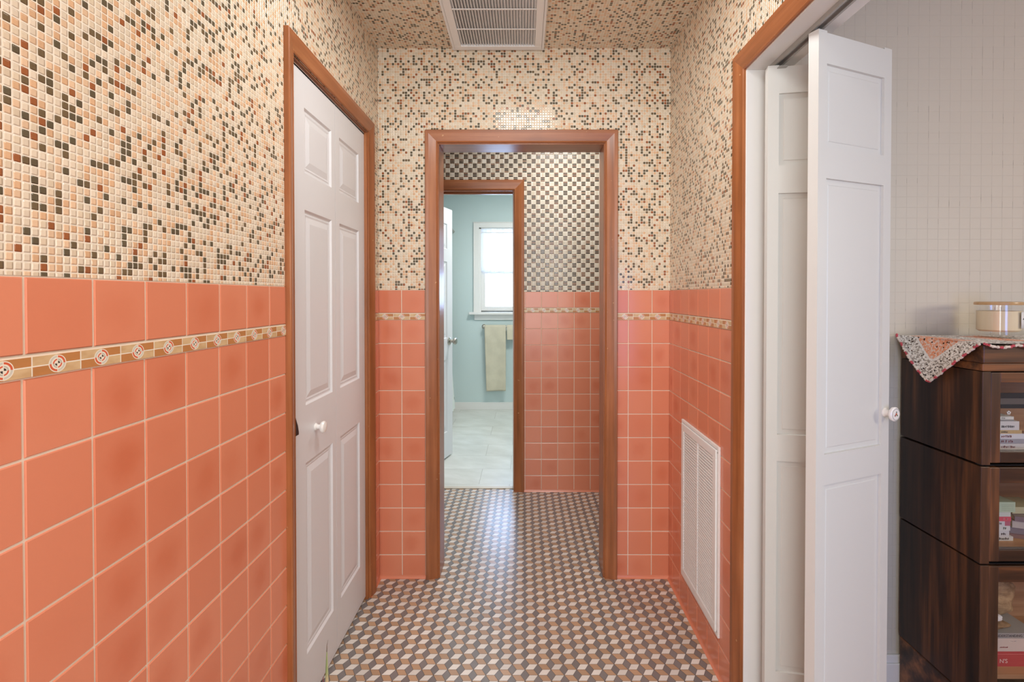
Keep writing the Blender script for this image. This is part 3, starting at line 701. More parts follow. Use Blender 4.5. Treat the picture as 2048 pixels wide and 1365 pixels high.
def sash(z0, z1, y, st, rb, rt):
    mb = MB(); mb.box(L+0.02, L+0.02+st, y, y+0.03, z0, z1, WHITE); mb.box(R_-0.02-st, R_-0.02, y, y+0.03, z0, z1, WHITE)
    mb.box(L+0.02+st, R_-0.02-st, y, y+0.03, z0, z0+rb, WHITE); mb.box(L+0.02+st, R_-0.02-st, y, y+0.03, z1-rt, z1, WHITE)
    s_ = mb.build('sash', wn, bevel=0.002)
    g = MB(); g.box(L+0.02+st-0.004, R_-0.02-st+0.004, y+0.012, y+0.016, z0+rb-0.004, z1-rt+0.004, PANE); g.build('glass', s_)
sash(0.012, 0.475, 0.03, 0.048, 0.05, 0.035); sash(0.44, T_-0.012, 0.065, 0.052, 0.035, 0.035)
mb = MB(); mb.box(L, L+0.02, 0.0, 0.14, 0, T_, WHITE); mb.box(R_-0.02, R_, 0.0, 0.14, 0, T_, WHITE); mb.box(L, R_, 0.0, 0.14, T_-0.012, T_, WHITE); mb.box(L, R_, 0.05, 0.14, 0, 0.012, WHITE); mb.build('frame', wn)
# curtain
def cloth(fn, nu, nv, m, name, parent=None, thick=0.0):
    mb = MB(); mb.grid([[fn(i/nu, j/nv) for i in range(nu+1)] for j in range(nv+1)], m)
    o = mb.build(name, parent)
    if thick: sd = o.modifiers.new('solid', 'SOLIDIFY'); sd.thickness = thick; sd.offset = 0
    return o
cr = empty('window_curtain', (ox, YB-0.002, oz+T_-0.05)); tag(cr, 'short sheer white curtain gathered over the upper bathroom window', 'curtain')
cx0, cx1 = L+0.006, R_-0.006
def cf(u, v):
    x = cx0+(cx1-cx0)*u; zz = 0.045-v*0.50
    fold = 0.011*math.sin(u*44+math.sin(u*9)*2)+0.006*math.sin(u*97); k = 0.4+0.6*min(1, abs(v-0.09)*4)
    return (x, 0.012+fold*k, zz)
cloth(cf, 160, 24, curtain_mat(), 'cloth', cr)
mb = MB(); mb.tube([(cx0-0.002, 0.012, -0.004), (cx1+0.002, 0.012, -0.004)], 0.005, WHITE); mb.build('rod', cr)
# towel bar
tb = empty('towel_bar', (-0.17, YB, 0.95)); tag(tb, 'brushed nickel towel bar on the blue wall under the window', 'towel bar')
mb = MB(); mb.tube([(-0.275, -0.06, 0), (0.30, -0.06, 0)], 0.008, NICK, 14); mb.build('rod', tb)
for sx in (-0.285, 0.30):
    mb = MB(); mb.lathe([(0.026, 0), (0.026, 0.005), (0.018, 0.012), (0.012, 0.02), (0.012, 0.062), (0.0175, 0.066), (0.0175, 0.074), (0.01, 0.078), (0, 0.079)], NICK, (sx, -0.0005, 0), (0, -1, 0)); mb.build('bracket', tb)
def towel(x0, x1, zf, zbk, name, label, group):
    pts = []; r = 0.0145; yb_ = YB-0.06
    path = [(yb_+0.0155, 0.95-zbk)]+[(yb_+r*math.cos(a), 0.953+r*math.sin(a)) for a in [PI*k/8 for k in range(9)]]
    path += [(yb_-0.0145-0.007*math.sin(min(k/4, 1)*PI/2), 0.95-zf*k/18) for k in range(1, 19)]
    def fn(u, v):
        k = v*(len(path)-1); i = min(int(k), len(path)-2); f = k-i
        y = path[i][0]*(1-f)+path[i+1][0]*f; z = path[i][1]*(1-f)+path[i+1][1]*f
        hang = max(0, (0.94-z))*1.0
        x = x0+(x1-x0)*u; x += (u-0.5)*-0.03*hang+0.015*hang
        return (x, y-0.008*math.sin(u*7+1)*hang*1.2 if y < yb_ else y, z+0.012*u*hang*0.5)
    o = cloth(fn, 24, 60, TOWEL, name, None, 0.007); o.data.materials[0] = TOWEL
    return tag(o, label, 'towel', 'cloths on the towel bar')
towel(-0.445, -0.205, 0.725, 0.45, 'hand_towel', 'long beige towel hanging over the bathroom towel bar', None)
towel(-0.195, 0.05, 0.145, 0.12, 'hand_towel', 'short beige cloth folded over the towel bar beside the long towel', None)
# bathroom door
d3 = empty('door_3', (-0.776, 3.462, 0)); tag(d3, 'white panel door standing open into the blue bathroom', 'door', kind='structure')
ang = math.atan2(4.14-3.462, -0.60+0.790); u3 = Vector((math.cos(ang), math.sin(ang), 0)); n3 = Vector((math.sin(ang), -math.cos(ang), 0))
mb = MB(); W3 = 0.705
# visible face looks towards +x / -y; leaf grows away from the camera
leaf_mesh(mb, W3, 1.985, 0.035, [(0.10, 0.325), (0.385, 0.605)], [(0.20, 0.78), (0.95, 1.56), (1.66, 1.86)], DOORP, PR6, (0, 0, 0.012), u3, -n3)
lf = mb.build('leaf', d3)
kb = MB(); kp = u3*(W3-0.065)+Vector((0, 0, 0.935))
kb.lathe([(0.031, 0), (0.031, 0.004), (0.026, 0.009), (0.012, 0.012), (0.011, 0.034), (0.018, 0.038), (0.026, 0.047), (0.027, 0.056), (0.022, 0.063), (0.0, 0.066)], NICK, kp, n3); kb.build('knob', lf)
for hz in (0.2, 1.0, 1.8):
    mb = MB(); mb.lathe([(0.006, -0.045), (0.006, 0.045)], NICK, (-0.004, -0.005, hz), (0, 0, 1), 12); mb.build('hinge', d3)
# shower curtain
def scf(u, v):
    y = 4.45+1.1*u; z = 2.0-1.93*v
    return (-0.845+0.010*math.sin(u*60)+0.085*v**2, y, z)
sc = empty('shower_curtain', (0, 0, 0)); tag(sc, 'white leaf-print shower curtain just visible past the bathroom door edge', 'curtain')
cloth(scf, 120, 6, shower_mat(), 'cloth', sc)
mb = MB(); mb.tube([(-0.80, YV2+0.006, 2.03), (-0.80, YB-0.001, 2.03)], 0.012, NICK); mb.build('rod', sc)
for k in range(9):
    mb = MB(); yy = 4.58+k*0.13; mb.tube([(-0.80+0.02*math.cos(a), yy, 2.015+0.03*math.sin(a)) for a in [2*PI*q/14 for q in range(15)]], 0.0018, NICK, 6); mb.build('ring', sc)
mb = MB(); mb.box(-1.69, -0.84, 4.3, YB-0.015, 0, 0.42, WHITE); mb.box(-1.60, -0.92, 4.40, YB-0.10, 0.425, 0.43, WHITE); tag(mb.build('bathtub', bevel=0.02), 'white bathtub behind the shower curtain', 'bathtub')

# ------------------------------------------------------------------ side room
GY = 1.65
mb = MB(); mb.box(XR2, 3.5, GY, GY+0.1, 0, ZC, GREYW); tag(mb.build('wall_side_room_back'), 'grey painted small-tile wall behind the dark bookcase', 'wall', kind='structure')
mb = MB(); mb.box(3.5, 3.6, -1.6, GY+0.1, 0, ZC, CEILP); tag(mb.build('wall_side_room_right'), 'pale far right wall of the side room', 'wall', kind='structure')
mb = MB(); mb.box(XR2, 3.6, -1.7, -1.6, 0, ZC, CEILP); tag(mb.build('wall_side_room_front'), 'pale side room wall behind the camera', 'wall', kind='structure')
mb = MB(); mb.box(XR2, 3.6, -1.6, GY+0.1, ZC+0.001, ZC+0.06, CEILP); tag(mb.build('ceiling_side_room'), 'white ceiling of the side room', 'ceiling', kind='structure')
mb = MB(); mb.box(XR2+0.001, 3.5, -1.6, GY, -0.05, 0.0, BIN); tag(mb.build('floor_side_room'), 'wooden floor of the side room under the bookcase', 'floor', kind='structure')
mb = MB(); mb.box(XR2+0.001, 3.5, GY-0.014, GY-0.0005, 0.0, 0.100, WHITE); mb.box(XR2+0.001, 3.5, GY-0.009, GY-0.0005, 0.100, 0.125, WHITE)
tag(mb.build('baseboard_side_room', bevel=0.002), 'white baseboard along the grey wall beside the bookcase', 'baseboard', kind='structure')

# barrister bookcase
BX0, BX1, BY0, BY1 = 1.217, 2.077, 1.344, 1.634
bc = empty('bookcase', ((BX0+BX1)/2, (BY0+BY1)/2, 0)); tag(bc, 'dark brown stacking bookcase with glass doors against the grey wall', 'bookcase')
cx, cy = bc.location.x, bc.location.y
bx0, bx1, by0, by1 = BX0-cx, BX1-cx, BY0-cy, BY1-cy
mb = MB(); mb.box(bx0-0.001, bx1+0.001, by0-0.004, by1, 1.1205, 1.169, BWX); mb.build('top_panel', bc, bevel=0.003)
mb = MB(); mb.box(bx0, bx1, by0-0.001, by1, 1.0995, 1.120, BWX); mb.build('moulding', bc, bevel=0.002)
mb = MB(); mb.box(bx0+0.003, bx1-0.003, by0+0.004, by1, 0.0, 0.195, BWX); mb.build('base', bc, bevel=0.004)
secs = [(0.848, 1.0985, 1.069, 0.884, 0.866), (0.583, 0.8445, 0.799, 0.620, 0.604), (0.197, 0.5795, 0.533, 0.25, 0.2665)]
for n_, (z0, z1, g1, g0, sh) in enumerate(secs):
    for (a, b) in ((bx0, bx0+0.024), (bx1-0.024, bx1)):
        mb = MB(); dx = 0.0012*((n_+1) % 2)
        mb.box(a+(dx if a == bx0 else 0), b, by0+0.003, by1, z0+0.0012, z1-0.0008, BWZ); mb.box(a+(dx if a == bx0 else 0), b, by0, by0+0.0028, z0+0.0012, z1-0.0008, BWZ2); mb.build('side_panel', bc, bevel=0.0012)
    mb = MB(); mb.box(bx0+0.025, bx1-0.025, by0+0.026, by1-0.012, sh-0.012, sh, BIN); mb.box(bx0+0.025, bx1-0.025, by0+0.026, by1-0.012, z1-0.012, z1-0.002, BIN); mb.build('shelf', bc)
    mb = MB(); mb.box(bx0+0.025, bx1-0.025, by1-0.011, by1-0.001, sh-0.012, z1-0.002, BIN); mb.build('back_panel', bc)
    mb = MB(); f0, f1 = bx0+0.0255, bx1-0.0255; yd0, yd1 = by0+0.002, by0+0.022; st = 0.0265
    mb.box(f0, f0+st, yd0, yd1, z0+0.006, z1-0.003, BWZ2); mb.box(f1-st, f1, yd0, yd1, z0+0.006, z1-0.003, BWZ2)
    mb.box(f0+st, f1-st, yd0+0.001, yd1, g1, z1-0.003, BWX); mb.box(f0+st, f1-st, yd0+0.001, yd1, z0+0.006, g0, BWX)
    dr = mb.build('door', bc, bevel=0.0015)
    mb = MB(); mb.box(f0+st-0.003, f1-st+0.003, yd0+0.009, yd0+0.012, g0-0.003, g1+0.003, PANE); mb.build('glass', dr)
    mb = MB(); mb.lathe([(0.006, 0), (0.006, 0.008), (0.011, 0.013), (0.010, 0.018), (0, 0.020)], NICK, (f0+0.2, yd0, (z0+g0)/2+0.002), (0, -1, 0)); mb.build('knob', dr)
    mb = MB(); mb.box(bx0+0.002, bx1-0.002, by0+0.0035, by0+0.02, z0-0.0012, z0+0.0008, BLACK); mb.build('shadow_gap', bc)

def font(txt, size, loc, rot, m, name, parent, ext=0.0002):
    c = bpy.data.curves.new(name, 'FONT'); c.body = txt; c.size = size; c.extrude = ext; c.align_x = 'LEFT'
    o = bpy.data.objects.new(name+'_tmp', c); COL.objects.link(o); dg = bpy.context.evaluated_depsgraph_get()
    me = bpy.data.meshes.new_from_object(o.evaluated_get(dg)); bpy.data.objects.remove(o); bpy.data.curves.remove(c)
    me.materials.clear(); me.materials.append(m)
    q = bpy.data.objects.new(name, me); COL.objects.link(q); q.location = loc; q.rotation_euler = rot; q.parent = parent; return q
def marks(n, size, loc, m, parent, rg):
    mb = MB(); x = 0.0
    for k in range(n):
        w_ = size*rg.uniform(0.25, 0.6); h_ = size*rg.uniform(0.6, 0.9)
        if rg.random() > 0.18: mb.box(x, x+w_*0.45, -0.0002, 0.0, 0, h_, m); mb.box(x, x+w_*0.8, -0.0002, 0.0, h_*rg.uniform(0.1, 0.7), h_*0.85, m)
        x += w_+size*0.12
    o = mb.build('title', parent); o.location = loc; return o
PAGES = plain('book_pages', srgb(222, 212, 192), 0.9)
def book(x0, x1, y0, dep, z0, z1, col, label, group, text=None, tcol=(60, 50, 46), rz=0.0, tx=None, ts=None, band=None):
    m_ = plain('book_cover', srgb(*col), 0.45, vary=0.03)
    b = empty('book', (x0, y0, z0), rz); tag(b, label, 'book', group)
    W = x1-x0; H = z1-z0; c = 0.0012
    mb = MB(); mb.box(0, W, 0, 0.002, 0, H, m_); mb.box(0, W, 0.002, dep, 0, c, m_); mb.box(0, W, 0.002, dep, H-c, H, m_); mb.build('cover', b)
    mb = MB(); mb.box(0.002, W-0.002, 0.002, dep-0.002, c, H-c, PAGES); mb.build('pages', b)
    if band:
        mb = MB(); mb.box(W+band[0], W+band[1], -0.0003, 0.0, 0.0, H, plain('spine_band', srgb(*band[2]), 0.5)); mb.build('spine_band', b)
    if text and text.startswith('#'): marks(int(text[1:]), (ts or H*0.7)*0.7, (tx if tx is not None else 0.05, -0.0003, H*0.27), plain('spine_ink', srgb(*tcol), 0.6), b, random.Random(len(label)))
    elif text: font(text, ts or H*0.7, (tx if tx is not None else 0.05, -0.0003, H*0.27), (PI/2, 0, 0), plain('spine_ink', srgb(*tcol), 0.6), 'title', b)
    return b
G1 = None
def px(x, D): return (x-1048)*D/1014
D1 = 1.402
z = lambda y, D=D1: 1.3-(y-592)*D/1014
sh = 0.866
st1 = [(901, 906.6, 2050, (96, 92, 98), 'charcoal grey book at the very bottom of the top shelf stack'),
       (889.3, 900.6, 2060, (226, 220, 218), 'thick white book with red lettering in the top shelf stack'),
       (879.6, 888.9, 2056, (168, 164, 170), 'grey-lilac book between two white ones in the top shelf stack'),
       (869, 879.2, 2052, (226, 224, 226), 'white book directly under the tan one on the top shelf'),
       (861.8, 868.6, 2047, (204, 172, 120), 'tan-spined book in the middle of the top shelf stack'),
       (844, 861.4, 2041.5, (222, 218, 214), 'thickest white book just above the tan one on the top shelf'),
       (840.4, 843.6, 2031, (150, 148, 144), 'thin grey book above the thick white one on the top shelf'),
       (834.5, 840, 2030.5, (226, 224, 214), 'thin white book topmost of the top shelf stack')]
prev = sh; texts = [None, '#10', '#9', '#9', '#5', '#8', None, '#6']
for (ya, yb_, xr, c, lab), tx_ in zip(st1, texts):
    h_ = (yb_-ya)*D1/1014; z0_ = prev+0.0002
    if ya == st1[0][0]: z0_ = sh+0.0002
    z1_ = z(ya); 
    book(px(1990, D1), px(xr, D1), D1, 0.16, z0_, z1_, c, lab, 'books stacked on the top shelf', tx_, (170, 80, 76) if tx_ in ('#10', '#9') else (96, 90, 88), tx=px(2006, D1)-px(1990, D1), ts=min(0.011, (z1_-z0_)*0.85))
    prev = z1_
# dark leaning frame and small white flower on the top shelf
fr_ = empty('picture_frame', (1.345, 1.50, prev+0.001)); tag(fr_, 'black framed picture leaning behind the books on the top shelf', 'picture frame')
mb = MB(); mb.box(0.0, 0.22, 0.0, 0.008, 0.03, 0.045, BLACK); mb.box(0.0, 0.22, 0, 0.008, 0.0, 0.012, BLACK); mb.build('frame', fr_)
mb = MB(); mb.box(0.003, 0.217, 0.002, 0.006, 0.012, 0.03, plain('grey_print', srgb(110, 100, 92), 0.6)); mb.build('print', fr_)
fl = empty('flower', (px(2020, 1.42), 1.42, prev+0.0004)); tag(fl, 'tiny white flower ornament on the topmost thin white book', 'ornament')
mb = MB()
for k in range(5):
    a = 2*PI*k/5+0.3; mb.lathe([(0.0, -0.0015), (0.0022, -0.001), (0.0026, 0.0), (0.0022, 0.001), (0, 0.0015)], KNOBW, (0.0035*math.cos(a), 0, 0.0062+0.0035*math.sin(a)), (0, -1, 0), 10)
mb.build('petals', fl); mb = MB(); mb.lathe([(0, -0.002), (0.0015, 0), (0, 0.0025)], BLACK, (0, -0.001, 0.0062), (0, -1, 0), 10); mb.build('centre', fl)

D2 = 1.430; sh = 0.604; prev = sh
st2 = [(1077, 2032, (226, 224, 220), 'white book with bold black lettering at the bottom of the middle shelf stack', '#7', (30, 28, 28), 2004),
       (1065, 2024, (222, 220, 218), 'white book just above the bottom one on the middle shelf', '#3', (90, 86, 84), 2008),
       (1055, 2025.8, (228, 226, 220), 'white book with green spine marks on the middle shelf', '#3', (80, 110, 80), 2012),
       (1045.8, 2026, (196, 110, 130), 'half white half magenta book under the pink one on the middle shelf', '#2', (70, 66, 66), 2004),
       (1036.5, 2027.5, (226, 96, 112), 'bright pink book on the middle shelf', '#3', (240, 190, 190), 2012),
       (1027.4, 2026.5, (216, 222, 212), 'pale book directly above the pink one on the middle shelf', None, None, 0),
       (1007, 2035.6, (196, 214, 186), 'thick pale green book topmost of the middle shelf stack', None, None, 0)]
for (ya, xr, c, lab, tx_, tc, txx) in st2:
    z1_ = z(ya, D2); b = book(px(1990, D2), px(xr, D2), D2, 0.15, prev+0.0002, z1_, c, lab, 'books stacked on the middle shelf', tx_, tc or (0, 0, 0), tx=(px(txx, D2)-px(1990, D2)) if txx else None, ts=min(0.011, (z1_-prev)*0.9),
             band=(-0.048, -0.016, (224, 220, 220)) if 'magenta' in lab else None)
    if 'pale green' in lab:
        mb = MB(); gm = plain('green_print', srgb(150, 168, 140), 0.6)
        for k in range(4): mb.box(px(2008, D2)-px(1990, D2), px(2032, D2)-px(1990, D2), -0.0003, 0, 0.005+k*0.005, 0.0056+k*0.005, gm)
        mb.build('spine_print', b)
    prev = z1_
# angled stack on the right of it
prev = sh
for k, (th, c, lab) in enumerate(((0.014, (150, 120, 118), 'mauve book lying at an angle, lowest beside the middle shelf stack'),
                                 (0.018, (136, 128, 134), 'grey-mauve book lying at an angle on the middle shelf'),
                                 (0.020, (206, 196, 186), 'cream book lying at an angle in the slanting pile on the middle shelf'),
                                 (0.014, (140, 122, 126), 'plum-grey book topmost of the slanting pile on the middle shelf'))):
    book(1.392+0.003*k, 1.392+0.003*k+0.17, 1.452-0.004*k, 0.11, prev+0.0002, prev+th, c, lab, 'books piled at an angle on the middle shelf', rz=-0.35); prev += th
mb = MB(); mb.box(1.409, 1.50, 1.455, 1.53, prev+0.0005, prev+0.020, plain('cream_card', srgb(206, 200, 160), 0.7)); tag(mb.build('box', bevel=0.001), 'small cream box on top of the slanting pile of books', 'box')
# bottom section
D3 = 1.400; sh = 0.2665; z = lambda y, D=D3: 1.3-(y-592)*D/1014
b1 = book(px(1990, D3), px(2090, D3), D3, 0.17, sh+0.0002, z(1310), (186, 58, 66), 'thick red book at the bottom of the lowest shelf', 'books on the lowest shelf')
font("N'S", 0.016, (px(2007, D3)-px(1990, D3), -0.0004, 0.010), (PI/2, 0, 0), plain('cream_ink', srgb(236, 210, 200), 0.6), 'title', b1)
mb = MB(); mb.box(0, 0.13, -0.0003, 0, 0.034, 0.0348, plain('pink_line', srgb(220, 130, 130), 0.6)); mb.build('spine_line', b1)
z1_ = z(1310)
b2 = book(px(1990, D3), px(2080, D3), D3, 0.17, z1_+0.0002, z(1283.5), (216, 200, 186), 'cream book with small red lettering above the red one', 'books on the lowest shelf')
marks(9, 0.0045, (px(2008, D3)-px(1990, D3), -0.0004, 0.010), plain('red_ink', srgb(190, 90, 90), 0.6), b2, random.Random(4))
marks(8, 0.0042, (px(2027, D3)-px(1990, D3), -0.0004, 0.027), plain('white_ink', srgb(240, 236, 230), 0.6), b2, random.Random(5))
z2_ = z(1283.5)
b3 = book(px(1990, D3), px(2085, D3), D3, 0.17, z2_+0.0002, z(1272.5), (158, 158, 154), 'grey book lettered in dark capitals, topmost on the lowest shelf', 'books on the lowest shelf', 'UNDERSTANDING THE', (60, 60, 66), tx=px(1994, D3)-px(1990, D3)+0.002, ts=0.0095)
z3_ = z(1272.5)+0.0006
def rock(name, label, c, r, seed, m):
    bm = bmesh.new(); bmesh.ops.create_icosphere(bm, subdivisions=4, radius=1.0); rg = random.Random(seed); ph = [rg.uniform(0, 6) for _ in range(9)]
    for v in bm.verts:
        p = v.co; d = 1+0.12*math.sin(p.x*3+ph[0])*math.sin(p.y*4+ph[1])+0.07*math.sin(p.z*6+ph[2]+p.x*4)+0.04*math.sin(p.x*11+ph[3])*math.sin(p.z*9+ph[4])
        v.co = Vector((p.x*r[0]*d, p.y*r[1]*d, p.z*r[2]*d))
    zmin = min(v.co.z for v in bm.verts)
    for v in bm.verts: v.co.z = max(v.co.z, zmin*0.75)
    zmin = min(v.co.z for v in bm.verts)
    for f in bm.faces: f.smooth = True
    me = bpy.data.meshes.new(name); bm.to_mesh(me); bm.free(); me.materials.append(m)
    o = bpy.data.objects.new(name, me); COL.objects.link(o); o.location = (c[0], c[1], c[2]-zmin); return tag(o, label, 'rock')
RM = rock_mat('sandstone', srgb(150, 118, 82), srgb(204, 170, 126)); RM2 = rock_mat('brown_stone', srgb(84, 64, 46), srgb(150, 118, 82)); RM3 = rock_mat('white_shell', srgb(226, 216, 208), srgb(240, 236, 232))
rock('rock', 'large tan rock at the back of the lowest shelf', (1.372, 1.495, z3_), (0.085, 0.036, 0.060), 3, RM)
rock('rock', 'small brown rock on the grey book in the lowest shelf', (1.322, 1.427, z3_), (0.052, 0.022, 0.011), 5, RM2)
rock('rock', 'smooth white oval stone lying on the small brown rock', (1.322, 1.427, z3_+0.0196), (0.030, 0.016, 0.010), 8, RM3).name = 'stone'

# ------------------------------------------------------------------ crocheted doily
TOPZ = 1.1695
def crochet(name, fn, zone, n, parent):
    """fn(u,v)->point; triangle or sheet grid; builds ClothUV and zone"""
    mb = MB(); nu, nv = n
    mb.grid([[fn(i/nu, j/nv) for i in range(nu+1)] for j in range(nv+1)], CRO)
    o = mb.build(name, parent); me = o.data; cu = me.uv_layers.new(name='ClothUV'); za = me.attributes.new('zone', 'FLOAT', 'POINT')
    for vi, v in enumerate(me.vertices):
        j, i = divmod(vi, nu+1); za.data[vi].value = zone(i/nu, j/nv)
    for p in me.polygons:
        for li in p.loop_indices:
            vi = me.loops[li].vertex_index; j, i = divmod(vi, nu+1); cu.data[li].uv = CUV(i/nu, j/nv)
    return o
CRO = crochet_mat(); PINK = plain('pink_yarn', srgb(206, 96, 104), 0.95, spec=0.1, bump=0.5); CREAM = plain('cream_yarn', srgb(236, 222, 208), 0.95, spec=0.1, bump=0.5)
dl = empty('doily', (BX0, (BY0+BY1)/2, TOPZ)); tag(dl, 'crocheted doily in coral, grey and pink yarn hanging over the corner of the bookcase', 'doily')
dx, dy = dl.location.x, dl.location.y
# hanging corner: base from back to front along the cabinet's left edge, tip below
yb0, yf0 = GY-0.022, BY0-0.004; tipY = 1.497; drop = 0.128
def hang(u, v):
    """u: 0 back .. 1 front, v: 0 top edge .. 1 tip"""
    wv_ = (1-v)*0.90+0.10*math.sqrt(max(0, 1-v**3)); y = tipY+((yb0+(yf0-yb0)*u)-tipY)*wv_
    belly = 0.006+0.016*math.sin(min(v*1.3, 1)*PI*0.5)+0.006*math.sin(u*PI*2.0+0.5)*(1-v)
    zz = 0.005-drop*v-0.012*math.sin(u*PI)*v*(1-v)-0.010*(1-v)*(1-math.sin(u*PI))*0.0
    return (-belly-(0.010 if u < 0.15 else 0)*(1-v)*(0.15-u)/0.15, y-dy, zz)
CUV = lambda u, v: ((u-0.5)*(1-v)*0.30, v*0.15)
def zhang(u, v):
    d = min(u, 1-u)*(1-v)*0.30*0.7
    if d > 0.055 and v < 0.45: return 1.0
    return 0.5 if (d > 0.049 and v < 0.50) else 0.0
crochet('hanging_corner', hang, zhang, (80, 48), dl)
def top(u, v):
    """u: from left edge to right, v: back to front"""
    x = -0.006+0.46*u; y = yb0+(yf0-0.004-yb0)*v
    return (x, y-dy, 0.0045+0.0012*math.sin(u*30)*math.sin(v*9)+(-0.0005 if u > 0 else 0))
CUV = lambda u, v: (v*0.30, 0.5+u*0.46)
crochet('top_sheet', top, lambda u, v: 1.0 if (0.1 < v < 0.75 and (u < 0.12 or 0.3 < u < 0.5)) else 0.0, (60, 40), dl)
# edging: knotted beads along the free edges
def beads(pts, name, r=0.0037, step=0.0042):
    mb = MB(); acc = []; L_ = 0
    pts = [Vector(p) for p in pts]
    for a, b in zip(pts, pts[1:]):
        d = (b-a).length; n_ = max(1, int(round(d/step)))
        for k in range(n_): acc.append(a+(b-a)*k/n_)
    for k, p in enumerate(acc):
        m_ = PINK if (k % 8) in (0, 1, 2) else CREAM; rr = r*random.uniform(0.8, 1.2)
        p = p+Vector((random.uniform(-.0008, .0008), random.uniform(-.001, .001), random.uniform(-.001, .001)))
        mb.lathe([(0, -rr), (rr*0.7, -rr*0.7), (rr, 0), (rr*0.7, rr*0.7), (0, rr)], m_, p, (random.random(), random.random(), 1), 8)
    return tag(mb.build(name, dl), 'pink and cream knotted yarn edging')
edge = [hang(0, v/20) for v in range(20)]+[hang(0, 0.985), hang(0.5, 1.0), hang(1, 0.985)]+[hang(1, 1-v/20) for v in range(1, 21)]
beads(edge, 'edging')
front = [(0.0, yf0-0.003-dy, 0.003)]+[(0.02*k, yf0-0.006-dy-0.003*abs(math.sin(k*0.9)), 0.002-0.008*abs(math.sin(k*0.75))) for k in range(1, 23)]
beads(front, 'edging')

# ------------------------------------------------------------------ candle jar
JZ = TOPZ+0.0108
cj = empty('candle_jar', (1.437, 1.535, JZ)); tag(cj, 'cream candle in a clear glass jar with a wooden lid on the bookcase', 'candle')
mb = MB(); R = 0.0555; H = 0.092; wt = 0.0035
mb.lathe([(0, 0), (R-0.004, 0), (R, 0.004), (R, H), (R-wt, H), (R-wt, 0.016), (R-wt-0.006, 0.012), (0, 0.012)], GLASS, seg=48); mb.build('jar', cj)
mb = MB(); mb.lathe([(0, 0.0125), (R-wt-0.007, 0.0125), (R-wt-0.0008, 0.0175), (R-wt-0.0008, 0.074), (0, 0.074)], plain('cream_wax', srgb(240, 224, 190), 0.45, vary=0.02), seg=48); tag(mb.build('wax', cj), 'cream wax')
for sx in (-0.012, 0.008):
    mb = MB(); mb.tube([(sx, 0, 0.074), (sx+0.001, 0, 0.085)], 0.0012, KNOBW, 8); mb.build('wick', cj)
mb = MB(); mb.lathe([(0, H+0.0003), (R+0.001, H+0.0003), (R+0.002, H+0.003), (R+0.001, H+0.0085), (R-0.004, H+0.010), (0, H+0.010)], wood_mat('pale_lid_wood', 0, srgb(178, 138, 92), srgb(206, 168, 120), srgb(224, 190, 146)), seg=48); tag(mb.build('lid', cj), 'pale wooden lid')
# tag hanging on the front right of the jar
tg = empty('tag_holder', (0, 0, 0)); bpy.data.objects.remove(tg)
mb = MB(); a0_, a1_ = math.radians(-73), math.radians(-33); LB = plain('white_label', srgb(236, 234, 232), 0.6, vary=0.01); n_ = 8
def rp(a, z_, r=R+0.0012): return (r*math.cos(a), r*math.sin(a), z_)
mb.grid([[rp(a0_+(a1_-a0_)*k/n_, 0.024) for k in range(n_+1)], [rp(a0_+(a1_-a0_)*k/n_, 0.072) for k in range(n_+1)]], LB)
lb = mb.build('label', cj); lb.modifiers.new('s', 'SOLIDIFY').thickness = 0.0005
mb = MB(); LEAFK = plain('dark_leaf_print', srgb(44, 50, 56), 0.6)
for (fa, fz, rot, ln) in ((0.28, 0.052, 2.2, 0.006), (0.22, 0.050, 0.2, 0.005), (0.45, 0.046, 0.5, 0.006), (0.62, 0.050, 1.9, 0.005), (0.80, 0.048, 0.9, 0.005), (0.72, 0.044, -0.4, 0.004)):
    pts = []
    for k in range(8):
        t_ = 2*PI*k/8; lx = ln*0.5*math.cos(t_); ly = ln*0.22*math.sin(t_)
        ex = lx*math.cos(rot)-ly*math.sin(rot); ez = lx*math.sin(rot)+ly*math.cos(rot)
        pts.append(rp(a0_+(a1_-a0_)*fa+ex/R, fz+ez, R+0.0019))
    mb.face(pts, LEAFK)
mb.grid([[rp(a0_+(a1_-a0_)*(0.4+0.5*k/6), 0.0285, R+0.0019) for k in range(7)], [rp(a0_+(a1_-a0_)*(0.4+0.5*k/6), 0.0291, R+0.0019) for k in range(7)]], LEAFK)
mb.grid([[rp(a0_+(a1_-a0_)*(0.7+0.25*k/6), 0.0345, R+0.0019) for k in range(7)], [rp(a0_+(a1_-a0_)*(0.7+0.25*k/6), 0.0358, R+0.0019) for k in range(7)]], LEAFK)
mb.build('label_print', lb)
mb = MB(); mb.tube([rp(a0_+(a1_-a0_)*0.52, 0.070, R+0.002), rp(a0_+(a1_-a0_)*0.53, 0.080, R+0.002), rp(a0_+(a1_-a0_)*0.5, H, R+0.001)], 0.0012, LB, 8); mb.build('tag_loop', cj)

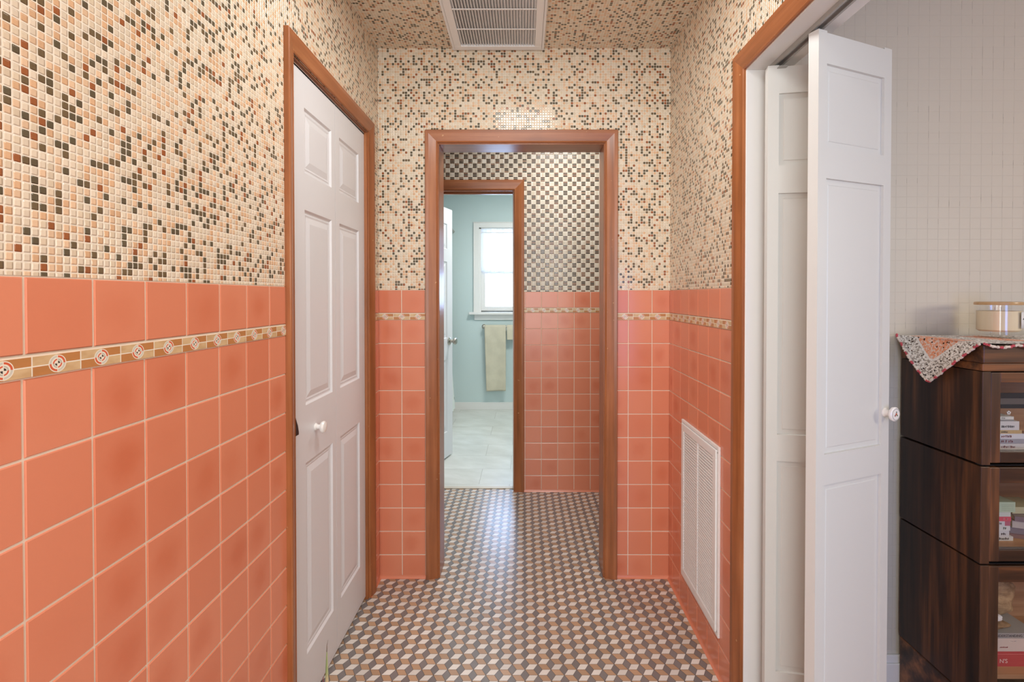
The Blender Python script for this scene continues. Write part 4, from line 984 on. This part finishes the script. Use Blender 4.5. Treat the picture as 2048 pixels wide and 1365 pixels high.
# ------------------------------------------------------------------ plant with one leaf reaching into view
pt = empty('potted_plant', (-0.452, 1.15, 0)); tag(pt, 'potted plant with one pointed green leaf rising before the closet door', 'plant')
mb = MB(); mb.lathe([(0.055, 0), (0.06, 0.004), (0.075, 0.14), (0.08, 0.142), (0.08, 0.158), (0.070, 0.158), (0.066, 0.13), (0, 0.13)], plain('terracotta', srgb(150, 82, 56), 0.7)); mb.build('pot', pt)
mb = MB(); mb.lathe([(0, 0.128), (0.066, 0.134), (0.03, 0.139), (0, 0.14)], plain('soil', srgb(58, 44, 34), 0.95)); mb.build('soil', pt)
lm = Mat('striped_leaf', 0.45); p_ = lm.obj()
lm.color(lm.mix(p_[2].smooth(0.40, 0.445, 0, 1), srgb(196, 168, 140), lm.mix(lm.noise(lm.comb(p_[0]*300, p_[1]*300, p_[2]*6), 1, 2).smooth(0.4, 0.6), srgb(96, 122, 66), srgb(150, 160, 110)))); LM = lm.m
LR = plain('red_leaf', srgb(120, 40, 48), 0.5)
def blade(base, tip, w_, m, bend=0.0, pin=0.0):
    base = Vector(base); tip = Vector(tip); mb = MB(); rows = []; n_ = 18; out = Vector((tip.x-base.x, tip.y-base.y, 0))
    side = Vector((1, 0.2, 0)).normalized()
    for k in range(n_+1):
        t_ = k/n_; p = base.lerp(tip, t_)+out*(t_*t_-t_)*bend; ww = w_*(math.sin(min(1, t_*3+0.35)*PI/2))*(1-t_**3.2)+0.0004
        nrm = Vector((0, -1, 0))*ww*0.25
        rows.append([p-side*ww, p+nrm, p+side*ww, p-nrm*0.4])
    mb.grid(rows, m, True); return mb.build('leaf', pt, recalc=True)
blade((0.0, 0, 0.135), (0.001, 0.0, 0.497), 0.0060, LM)
mb = MB(); mb.tube([(0.0008, 0, 0.485), (0.0012, 0, 0.500), (0.004, 0, 0.513)], [0.0012, 0.0007, 0.0002], plain('dry_tip', srgb(110, 100, 90), 0.8), 6); mb.build('leaf_tip', pt)
blade((-0.006, 0.0, 0.135), (-0.0075, 0.0, 0.428), 0.004, LR)
for k in range(8):
    a = 2*PI*k/8+0.2; blade((0.01*math.cos(a), 0.01*math.sin(a), 0.135), (0.10*math.cos(a), 0.10*math.sin(a), 0.24+0.05*(k % 3)), 0.006, LM if k % 2 else LR, 0.8)
